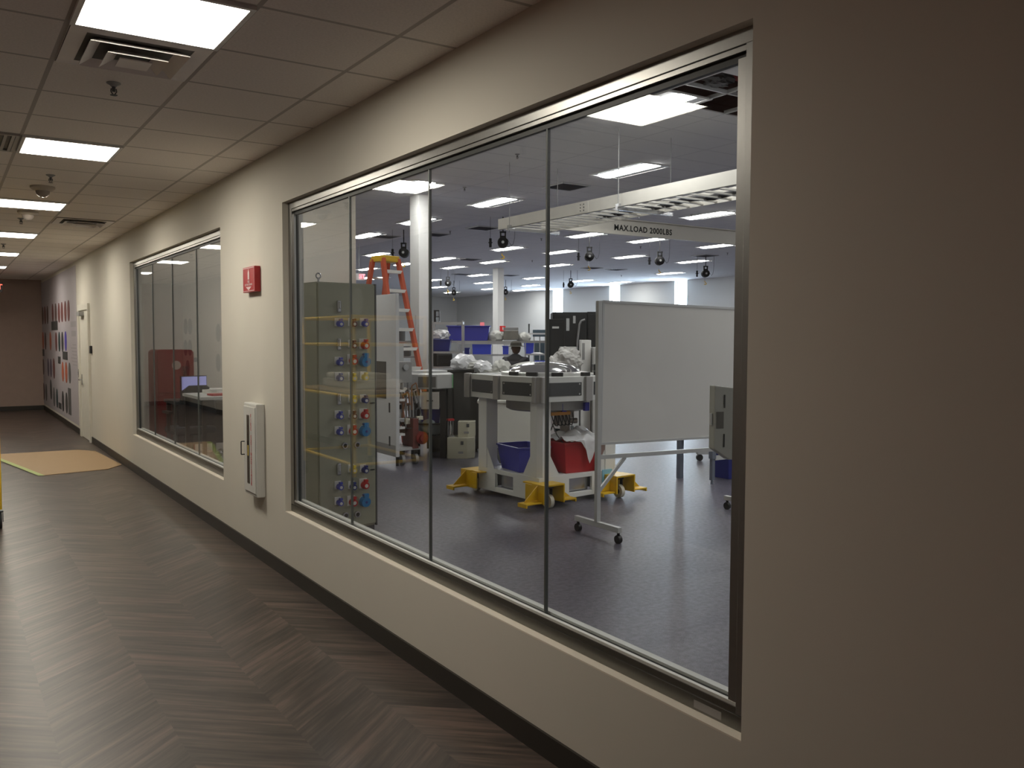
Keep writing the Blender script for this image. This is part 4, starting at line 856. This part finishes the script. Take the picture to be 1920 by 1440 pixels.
# beige boxes
P = on_z(868, 862, 0)
BX = mat('beige_case', (.50, .48, .37), .5)
def obox(name, loc, s, h, label, rz=0, feat=True):
    t = thing(name, label, 'case', loc, rz, 'stacked beige instrument cases')
    poly = [(-s/2, -s/2+.08*0, 0), (s/2-.10, -s/2, 0), (s/2, -s/2+.10, 0), (s/2, s/2, 0), (-s/2, s/2, 0)]
    obj('case', MB().prism(poly, (0, 0, 0), (0, 0, h)), BX, t, .006); obj('port', MB().box((.02, -s/2-.002, h*.75), (.04, .006, .05)), DGREY, t); obj('label_plate', MB().box((.0, -s/2-.002, h*.3), (.07, .004, .03)), MGREY, t); return t
bx0 = obox('instrument_case', (P.x+.12, P.y+.25, 0), .38, .30, 'beige instrument case on the floor, lower of the two', -YAW)
obox('instrument_case', (P.x+.18, P.y+.20, .30), .24, .22, 'smaller beige instrument case stacked on the lower one', -YAW)
t = thing('gas_fitting', 'small metal fitting with red cap on the lower beige case', 'gas fitting', (0, 0, 0)); t.location = Vector((P.x+.12, P.y+.25, .30))+Matrix.Rotation(-YAW, 3, 'Z')@Vector((-.15, -.1, 0))
obj('frame', MB().lim(-.05, .05, -.04, .04, 0, .02).cyl((-.04, 0, .02), (-.04, 0, .22), .008).cyl((.04, 0, .02), (.04, 0, .22), .008), STEEL, t)
obj('bottle', MB().lathe([(.025, .02), (.025, .15), (.012, .19), (.012, .23)], (0, 0, 0), 16), CHROME, t); obj('red_cap', MB().lim(-.05, .05, -.03, .03, .23, .26), RED, t, .004)
# ------------------------------------------------------------ orange stepladder
t = thing('stepladder', 'tall orange fibreglass stepladder with yellow top cap', 'ladder', (0, 0, 0))
TC = Vector((3.97, 12.78, 2.95)); dv_ = Vector((.955, .296, 0)); fr_ = Vector((.296, -.955, 0))
FC = Vector((4.19, 12.0, 0)); BC = Vector((3.70, 13.22, 0)); BC = Vector((3.55, 13.05+.0, 0))
BC = Vector((3.62, 13.75, 0))
if True: BC = Vector((3.87, 13.75, 0))
tops = {}
for nm, base, hw, off in (('front', FC, .32, .13), ('back', BC, .30, -.13)):
    for s in (-1, 1):
        a = base+dv_*hw*s; e_ = TC+dv_*.16*s+fr_*off*.9; obj('rail', MB().bar(a, e_, .05, .105), ORANGE, t, .003); tops[nm, s] = (a, e_)
        obj('foot', MB().box(a+Vector((0, 0, .02)), (.07, .09, .04)), BLACK, t)
for k in range(1, 10):
    f = k*.305/2.95; L = tops['front', -1][0].lerp(tops['front', -1][1], f); R = tops['front', 1][0].lerp(tops['front', 1][1], f)
    obj('step', MB().bar(L, R, .10, .05), mat('step_aluminium', (.85, .84, .8), .4, .0), t, .002)
for f in (.3, .65, .9):
    L = tops['back', -1][0].lerp(tops['back', -1][1], f); R = tops['back', 1][0].lerp(tops['back', 1][1], f); obj('rear_brace', MB().bar(L, R, .02, .03), MATS['step_aluminium'], t)
m_ = tops['front', -1][0].lerp(tops['front', -1][1], .55); n_ = tops['back', -1][0].lerp(tops['back', -1][1], .55); obj('spreader', MB().bar(m_, n_, .006, .025), STEEL, t)
m_ = tops['front', 1][0].lerp(tops['front', 1][1], .55); n_ = tops['back', 1][0].lerp(tops['back', 1][1], .55); obj('spreader', MB().bar(m_, n_, .006, .025), STEEL, t)
mm = Matrix((dv_, -fr_, Vector((0, 0, 1)))).transposed()
obj('top_cap', MB().box(TC+Vector((0, 0, .02)), (.34, .30, .06), m=mm).box(TC+Vector((0, 0, -.02)), (.37, .32, .05), m=mm), YEL, t, .01)
# ------------------------------------------------------------ wire shelving with totes
def wire_rack(label, p, wid, dep, zs, rz, grp='wire shelving racks', h=None):
    t = thing('wire_rack', label, 'shelving', p, rz, grp); h = h or max(zs)
    for x in (0, wid):
        for y in (0, dep): obj('post', MB().cyl((x, y, 0), (x, y, h+.04), .014, n=10), mat('wire_chrome', (.6, .6, .6), .3, .6), t)
    for z in zs:
        s = MB().bar((0, 0, z), (wid, 0, z), .01, .035).bar((0, dep, z), (wid, dep, z), .01, .035).bar((0, 0, z), (0, dep, z), .01, .035).bar((wid, 0, z), (wid, dep, z), .01, .035)
        for k in range(1, int(dep/.05)): s.bar((0, k*.05, z+.01), (wid, k*.05, z+.01), .006, .006)
        obj('shelf', s, MATS['wire_chrome'], t)
    return t
def hgt(py, d): return CAM.z+ray(900, py).z*d
d1_ = 14.6; p = at(811, 700, d1_); p.z = 0
ra = wire_rack('wire shelving rack with totes just right of the second pane joint', p, .50, .45, [.15, .75, hgt(690, d1_), hgt(661, d1_), hgt(606, d1_)], -YAW)
def onrack(px, py, d, back=.2):
    q = at(px, py, d); v = R_@Vector((0, back, 0)); return Vector((q.x+v.x, q.y+v.y, q.z))
q = onrack(826, 661, d1_, .22); tote('tote', (q.x, q.y, hgt(661, d1_)+.02), .33, .38, .20, DBLUE, 'small dark blue tote on the middle shelf of the near wire rack', -YAW)
q = onrack(824, 661, d1_, .2); tag(obj('plastic_bag', MB().blob((0, 0, 0), (.30, .3, .2), 21, .35, 2.4, 3, hard=True), FILMW, loc=(q.x, q.y, hgt(637, d1_)+.08)), 'white plastic bag bulging out of the small blue tote', 'plastic bag')
q = onrack(824, 690, d1_, .2); tag(obj('black_bag', MB().box((0, 0, .12), (.34, .3, .24)), BLACK, None, .05, 3, loc=(q.x, q.y, hgt(690, d1_)+.02)), 'black case on the lower shelf of the near wire rack', 'case')
q = onrack(817, 606, d1_, .1); t = thing('metal_bracket', 'small black open frame bracket on top of near wire rack', 'bracket', (q.x, q.y, hgt(606, d1_)+.02), -YAW)
obj('frame', MB().lim(-.04, 0, -.02, .02, 0, .2).lim(0, .05, -.02, .02, .18, .2).lim(.045, .055, -.02, .02, .08, .2).lim(-.0, .06, -.02, .02, .08, .095).lim(.05, .06, -.02, .02, 0, .08), BLACK, t)
d2_ = 15.6; p = at(834, 700, d2_); p.z = 0
rb = wire_rack('longer wire shelving rack carrying the big blue tote', p, 1.83, .5, [.15, .7, hgt(641, d2_)], -YAW, h=hgt(641, d2_))
q = onrack(878, 640, d2_, .25); tote('tote', (q.x, q.y, hgt(641, d2_)+.02), .76, .44, .27, BLUE, 'largest blue tote high on the long wire rack', -YAW, taper=.9)
PW = mat('padded_white', (.62, .62, .58), .7, bump=.4)
def lump(px, py, d, w, h, seed, m, label, name='wrapped_part', cat='wrapped part', grp=None, dd=.3, amp=.25):
    q = onrack(px, py, d, .2); o_ = obj(name, MB().blob((0, 0, h*.36), (w, dd, h), seed, amp, 2.3, 3), m, loc=q); o_.rotation_euler.z = -YAW; return tag(o_, label, cat, grp)
lump(929, 641, d2_, .32, .24, 31, PW, 'white wrapped bundle beside the biggest blue tote')
q = onrack(958, 641, d2_, .2); o_ = obj('grey_box', MB().box((0, 0, .1), (.27, .3, .17)), mat('camo_grey', (.22, .21, .18), .6, var=.5, scale=7), None, .01, loc=(q.x, q.y, hgt(641, d2_)+.02)); o_.rotation_euler.z = -YAW; tag(o_, 'grey mottled box between white bundles on the long rack', 'box')
lump(982, 641, d2_, .26, .20, 33, PW, 'white rolled bundle at the right end of the long rack')
q = onrack(958, 620, d2_, .2); o_ = obj('flat_box', MB().box((0, 0, 0), (.27, .2, .05)), MGREY, None, .004, loc=(q.x, q.y, hgt(641, d2_)+.235)); o_.rotation_euler.z = -YAW; tag(o_, 'flat grey box lying on top of the mottled box', 'box')
# far racks with blue totes
d3_ = 20.5
for i, (px, w_, l) in enumerate(((858, 1.3, 'far wire rack of blue totes left of the far column'), (985, 1.1, 'far wire rack with tall uprights left of the black cabinets'))):
    p = at(px, 690, d3_+i); p.z = 0; wire_rack(l, p, w_, .5, [.2, hgt(688, d3_), hgt(666, d3_), hgt(640 if i else 644, d3_)], -YAW)
for (px, w_, h_, m, l) in ((948, .14, .2, mat('bright_blue', (.05, .08, .6), .4), 'narrow blue tote behind the person'), (873, .17, .15, DBLUE, 'small blue tote on the far rack, left'), (903, .46, .27, mat('bright_blue', (.05, .08, .6), .4), 'bright blue tote on the far rack left of the far column')):
    q = onrack(px, 664, d3_, .25); tote('tote', (q.x, q.y, hgt(666, d3_)+.02), w_, .35, h_, m, l, -YAW, taper=.93)
for (px, w_, h_, l, z) in ((992, .25, .3, 'tall blue tote on the far right rack', 664), (1016, .32, .10, 'low dark blue tote behind the silver dome', 686)):
    q = onrack(px, z, d3_+1, .25); tote('tote', (q.x, q.y, hgt(z+2, d3_)+.02), w_, .3, h_, MATS['bright_blue'], l, -YAW)
q = onrack(1007, 664, d3_+1, .2); tag(obj('white_pad', MB().blob((0, 0, 0), (.36, .3, .09), 8, .1), WHITE, loc=q), 'flat white pad on the far right rack', 'pad')
p = at(1012, 640, 22.5); p.z = 0; t = thing('teal_rig', 'teal and grey equipment frame left of the black cabinets', 'machine', p, -YAW)
TE = mat('teal_grey', (.08, .13, .16), .5)
obj('back_panel', MB().lim(-.15, .45, .1, .15, .2, hgt(640, 22.5)), TE, t); obj('top_beam', MB().lim(-.18, .45, -.05, .15, hgt(631, 22.5), hgt(618, 22.5)), TE, t, .01)
obj('white_rail', MB().lim(-.3, .45, -.06, -.05, hgt(627, 22.5), hgt(624, 22.5)), WHITE, t)
for x in (-.15, .0, .14, .4): obj('post', MB().cyl((x, -.03, 0), (x, -.03, hgt(631, 22.5)), .014, n=8), SP, t)
obj('antenna_post', MB().cyl((-.28, 0, 0), (-.28, 0, hgt(607, 22.5)), .02, n=8), DGREY, t)
# dark low cabinet behind the boxes, covered benches
t = thing('black_cabinet', 'long dark low cabinet behind the beige instrument cases', 'cabinet', at(800, 700, 12.9), -YAW); t.location.z = 0
zc = hgt(693, 12.9)
obj('body', MB().lim(0, .78, 0, .45, .05, zc-.03), mat('charcoal', (.045, .045, .042), .6), t, .004); obj('worktop', MB().lim(-.02, .80, -.03, .47, zc-.03, zc), DGREY, t, .003); obj('plinth', MB().lim(.03, .75, .03, .42, 0, .05), BLACK, t)
obj('door', MB().lim(.02, .38, -.012, 0, .08, zc-.06), MATS['charcoal'], t); obj('door', MB().lim(.40, .76, -.012, 0, .08, zc-.06), MATS['charcoal'], t)
P = at(925, 700, 12.6); t = thing('covered_bench', 'low white bench behind the machine frame holding wrapped parts', 'table', (P.x, P.y, 0), -YAW)
zb2 = hgt(700, 12.6)
obj('tabletop', MB().lim(-.17, .62, 0, .7, zb2-.04, zb2), WHITE, t, .004)
for x in (-.13, .57):
    for y in (.05, .65): obj('leg', MB().lim(x-.03, x+.03, y-.03, y+.03, 0, zb2-.04), LGREY, t)
obj('front_panel', MB().lim(-.10, .5, .1, .13, .2, zb2-.3), mat('cream_panel', (.66, .65, .58), .35), t, .02)
for (px, py, w_, h_, sd, m, l) in ((868, 694, .38, .26, 41, FILMW, 'largest translucent bag on the dark low cabinet'), (885, 694, .34, .16, 42, PW, 'grey white wrapped part right of the largest bag'), (905, 699, .30, .20, 43, FILMW, 'translucent wrapped part above the ring frame, left'), (918, 702, .36, .10, 44, PW, 'flat white wrapped part behind the ring frame'), (940, 700, .26, .22, 45, PW, 'pointed white wrapped part beside the far column'), (985, 700, .38, .18, 46, PW, 'long white rolled wrap left of the silver dome')):
    lump(px, py, 12.6 if px > 890 else 12.7, w_, h_, sd, m, l, 'wrapped_part', 'wrapped part', 'wrapped parts behind the frame', .32, .35)
# cream hood behind frame seen through its opening
P = at(950, 835, 11.2); t = thing('cream_hood', 'cream rounded machine housing seen through the white frame', 'machine', (P.x, P.y, 0), -YAW)
obj('housing', MB().lim(-.36, .42, 0, .5, .28, .93), mat('cream_house', (.66, .66, .60), .4), t, .06, 4); obj('lid', MB().lim(-.38, .44, -.02, .52, .86, .90), MATS['cream_house'], t, .01)
obj('base', MB().lim(-.3, .36, .03, .47, 0, .28), DGREY, t)
# black server cabinets and white machine right of the joint
def rackcab(px0, px1, pyt, d, label, dep=.8):
    a = at(px0, 640, d); wv = (px1-px0)/F*d; t = thing('black_cabinet', label, 'cabinet', (a.x, a.y, 0), -YAW, 'tall black cabinets'); z = hgt(pyt, d)
    obj('body', MB().lim(0, wv, 0, dep, .05, z), mat('rack_black', (.012, .014, .016), .5), t, .006); obj('door', MB().lim(.02, wv-.02, -.015, 0, .08, z-.04), MATS['rack_black'], t, .003)
    obj('feet', MB().lim(.03, wv-.03, .03, dep-.03, 0, .05), BLACK, t); return t, wv, z
t, wv, z = rackcab(1029, 1058, 598, 13.0, 'shorter tall black cabinet just right of the pane joint'); obj('label_strip', MB().lim(.05, .15, -.018, -.015, z-.14, z-.11), WHITE, t, label='white label strip')
t, wv, z = rackcab(1036, 1100, 585, 14.1, 'tall black cabinet with grey hose and vertical label'); obj('vertical_label', MB().lim(.22, .27, -.02, -.015, z-.3, z-.1), LGREY, t)
obj('hose', MB().tube([(.52, -.04, z-.12), (.46, -.05, z-.14), (.43, -.05, z-.2), (.40, -.05, z-.45), (.38, -.05, z-.75)], .018, 10), MGREY, t); obj('vent_strip', MB().lim(.33, .37, -.02, -.015, z-.18, z-.06), LGREY, t)
t, wv, z = rackcab(1101, 1150, 584, 14.1, 'tall black cabinet partly behind the whiteboard')
MWG = mat('machine_warm_grey', (.50, .50, .48), .5)
def ubox(name, px0, px1, pyt, d, dep, label, cat='machine', m=MWG, zb=0, bev=.006):
    a = at(px0, 690, d); t = thing(name, label, cat, (a.x, a.y, 0), -YAW); wv = (px1-px0)/F*d; z = hgt(pyt, d)
    obj('housing', MB().lim(0, wv, 0, dep, zb+.04, z), m, t, bev); obj('plinth', MB().lim(.01, wv-.01, .02, dep-.01, 0, zb+.04), DGREY, t); return t, wv, z
t, wv, z = ubox('slotted_tower', 1089, 1108, 637, 11.4, .3, 'narrow white machine tower with a dark slot', m=WHITE); obj('slot', MB().lim(.015, .05, -.003, 0, z-.26, z-.04), MGREY, t)
t, wv, z = ubox('grey_cabinet', 1051, 1081, 650, 12.2, .3, 'plain grey box behind the plastic covered machine', 'cabinet')
t, wv, z = ubox('grey_cabinet', 1112, 1135, 651, 11.2, .4, 'grey cabinet mostly behind the whiteboard left edge', 'cabinet'); obj('seam', MB().lim(.01, wv-.01, -.002, 0, z-.235, z-.23), BLACK, t)
t, wv, z = ubox('covered_machine', 1034, 1086, 690, 11.3, .3, 'squat grey machine under crumpled plastic right of the dome', m=LGREY)
q = at(1062, 690, 11.3); q = Vector((q.x, q.y, z-.02))+R_@Vector((0, .15, 0)); cv = obj('plastic_cover', MB().blob((.03, 0, .13), (.38, .26, .30), 51, .3, 2, 4, hard=True).blob((-.15, 0, .08), (.2, .22, .2), 52, .3, 2, 3, hard=True), mat('crumpled_white', (.58, .57, .55), .35), loc=q); cv.rotation_euler.z = -YAW
tag(cv, 'crumpled whitish plastic cover on the squat grey machine', 'plastic cover')
# machine seen through the frame's right side
P = at(1068, 800, 11.75); t = thing('dark_equipment', 'black equipment seen below the ring through the frame', 'machine', (P.x, P.y, 0), -YAW)
obj('housing', MB().lim(-.02, .40, 0, .25, .1, 1.0), BLACK, t, .01); obj('grey_panel', MB().lim(-.20, -.04, 0, .25, .1, .95), mat('violet_grey', (.24, .23, .27), .5), t, .004); obj('base', MB().lim(-.2, .4, .02, .25, 0, .1), BLACK, t)
# rack shelf seen between the ladder steps
P = at(750, 660, 15.2); t = thing('parts_shelf', 'grey shelf of dark parts seen between the ladder steps', 'shelving', (P.x, P.y, 0), -YAW)
for z in (.5, 1.35, 1.62): obj('shelf', MB().lim(-.2, .3, 0, .4, z, z+.03), MGREY, t)
for x in (-.18, .26): obj('post', MB().lim(x, x+.03, 0, .03, 0, 2.1), LGREY, t)
obj('dark_part', MB().lim(-.1, .16, .05, .3, 1.38, 1.55).cyl((.0, .1, 1.65), (.0, .1, 1.85), .08), DGREY, t, .01)
# ------------------------------------------------------------ person
def person(loc, rz, label):
    skin_m = mat('skin', (.16, .09, .06), .6); cloth = mat('dark_jacket', (.05, .05, .06), .85); trou = mat('dark_trousers', (.03, .03, .035), .85)
    def skin(name, V, E_, R, m, parent, root=0, sub=2):
        me = bpy.data.meshes.new(name); me.from_pydata(V, E_, []); o = bpy.data.objects.new(name, me); col.objects.link(o)
        s = o.modifiers.new('skin', 'SKIN'); s.use_smooth_shade = True
        for i, r in enumerate(R): me.skin_vertices[0].data[i].radius = r if isinstance(r, tuple) else (r, r)
        me.skin_vertices[0].data[root].use_root = True
        ss = o.modifiers.new('sub', 'SUBSURF'); ss.levels = ss.render_levels = sub; me.materials.append(m)
        if parent is not None: o.parent = parent
        return o
    t = thing('person', label, 'person', loc, rz)
    V = [(0, 0, .92), (0, .01, 1.10), (0, .03, 1.28), (0, .02, 1.40), (0, -.01, 1.50)]; E_ = [(0, 1), (1, 2), (2, 3), (3, 4)]; Rr = [(.15, .11), (.13, .10), (.16, .11), (.12, .08), (.055, .055)]
    for s in (-1, 1):
        k = len(V); V += [(s*.10, 0, .84), (s*.11, -.02, .48), (s*.11, .02, .10), (s*.12, -.12, .05)]; E_ += [(0, k), (k, k+1), (k+1, k+2), (k+2, k+3)]; Rr += [.09, .06, .045, .04]
        k = len(V); V += [(s*.18, .01, 1.38), (s*.24, 0, 1.12), (s*.20, -.20, 1.04), (s*.17, -.27, 1.04)]; E_ += [(3, k), (k, k+1), (k+1, k+2), (k+2, k+3)]; Rr += [.065, .048, .036, .026]
    me_b = skin('body', V, E_, Rr, trou, t)
    jk = [(0, 0, .86), (0, .01, 1.10), (0, .03, 1.28), (0, .02, 1.41)]; je = [(0, 1), (1, 2), (2, 3)]; jr = [(.175, .135), (.16, .125), (.185, .13), (.125, .09)]
    for s in (-1, 1):
        k = len(jk); jk += [(s*.185, .01, 1.385), (s*.245, 0, 1.12), (s*.21, -.17, 1.045)]; je += [(3, k), (k, k+1), (k+1, k+2)]; jr += [.082, .062, .05]
    skin('jacket', jk, je, jr, cloth, t)
    hd = MB().blob((0, -.02, 1.60), (.155, .19, .23), 3, .02, 1, 3, False)
    hd.blob((0, -.118, 1.595), (.03, .045, .05), 1, 0, 1, 2, False).blob((-.08, -.01, 1.60), (.02, .045, .06), 1, 0, 1, 2, False).blob((.08, -.01, 1.60), (.02, .045, .06), 1, 0, 1, 2, False)
    h_ = obj('head', hd, skin_m, t)
    obj('eyes', MB().blob((-.032, -.108, 1.615), (.022, .015, .014), 0, 0, 1, 2, False).blob((.032, -.108, 1.615), (.022, .015, .014), 0, 0, 1, 2, False), BLACK, h_); obj('mouth', MB().box((0, -.108, 1.545), (.045, .01, .008)), mat('lips', (.12, .04, .035), .5), h_)
    obj('cap', MB().lathe([(.10, 1.635), (.105, 1.66), (.095, 1.70), (.06, 1.725), (.002, 1.735)], (0, -.015, 0), 24).lathe([(.165, 1.628), (.10, 1.648)], (0, -.03, 0), 24), mat('olive_hat', (.07, .065, .055), .9), t)
    for s in (-1, 1):
        hv = [(s*.17, -.27, 1.04), (s*.165, -.32, 1.04)]; he = [(0, 1)]; hr = [.024, (.034, .014)]
        for f in range(4):
            k = len(hv); x = s*.165+(f-1.5)*.019; hv += [(x, -.345, 1.04), (x, -.375-.006*(1.5-abs(f-1.5)), 1.035), (x, -.395-.006*(1.5-abs(f-1.5)), 1.02)]; he += [(1, k), (k, k+1), (k+1, k+2)]; hr += [.009, .0085, .0075]
        k = len(hv); hv += [(s*.165-s*.035, -.315, 1.035), (s*.165-s*.045, -.345, 1.025)]; he += [(0, k), (k, k+1)]; hr += [.011, .009]
        skin('hand', hv, he, hr, skin_m, t, sub=1)
    return t
P = at(967, 650, 15.2); person((P.x, P.y, 0), 2.2, 'person in dark jacket and brimmed hat standing behind the wire rack')
bpy.data.objects['person'].scale = (.98, .98, .955)
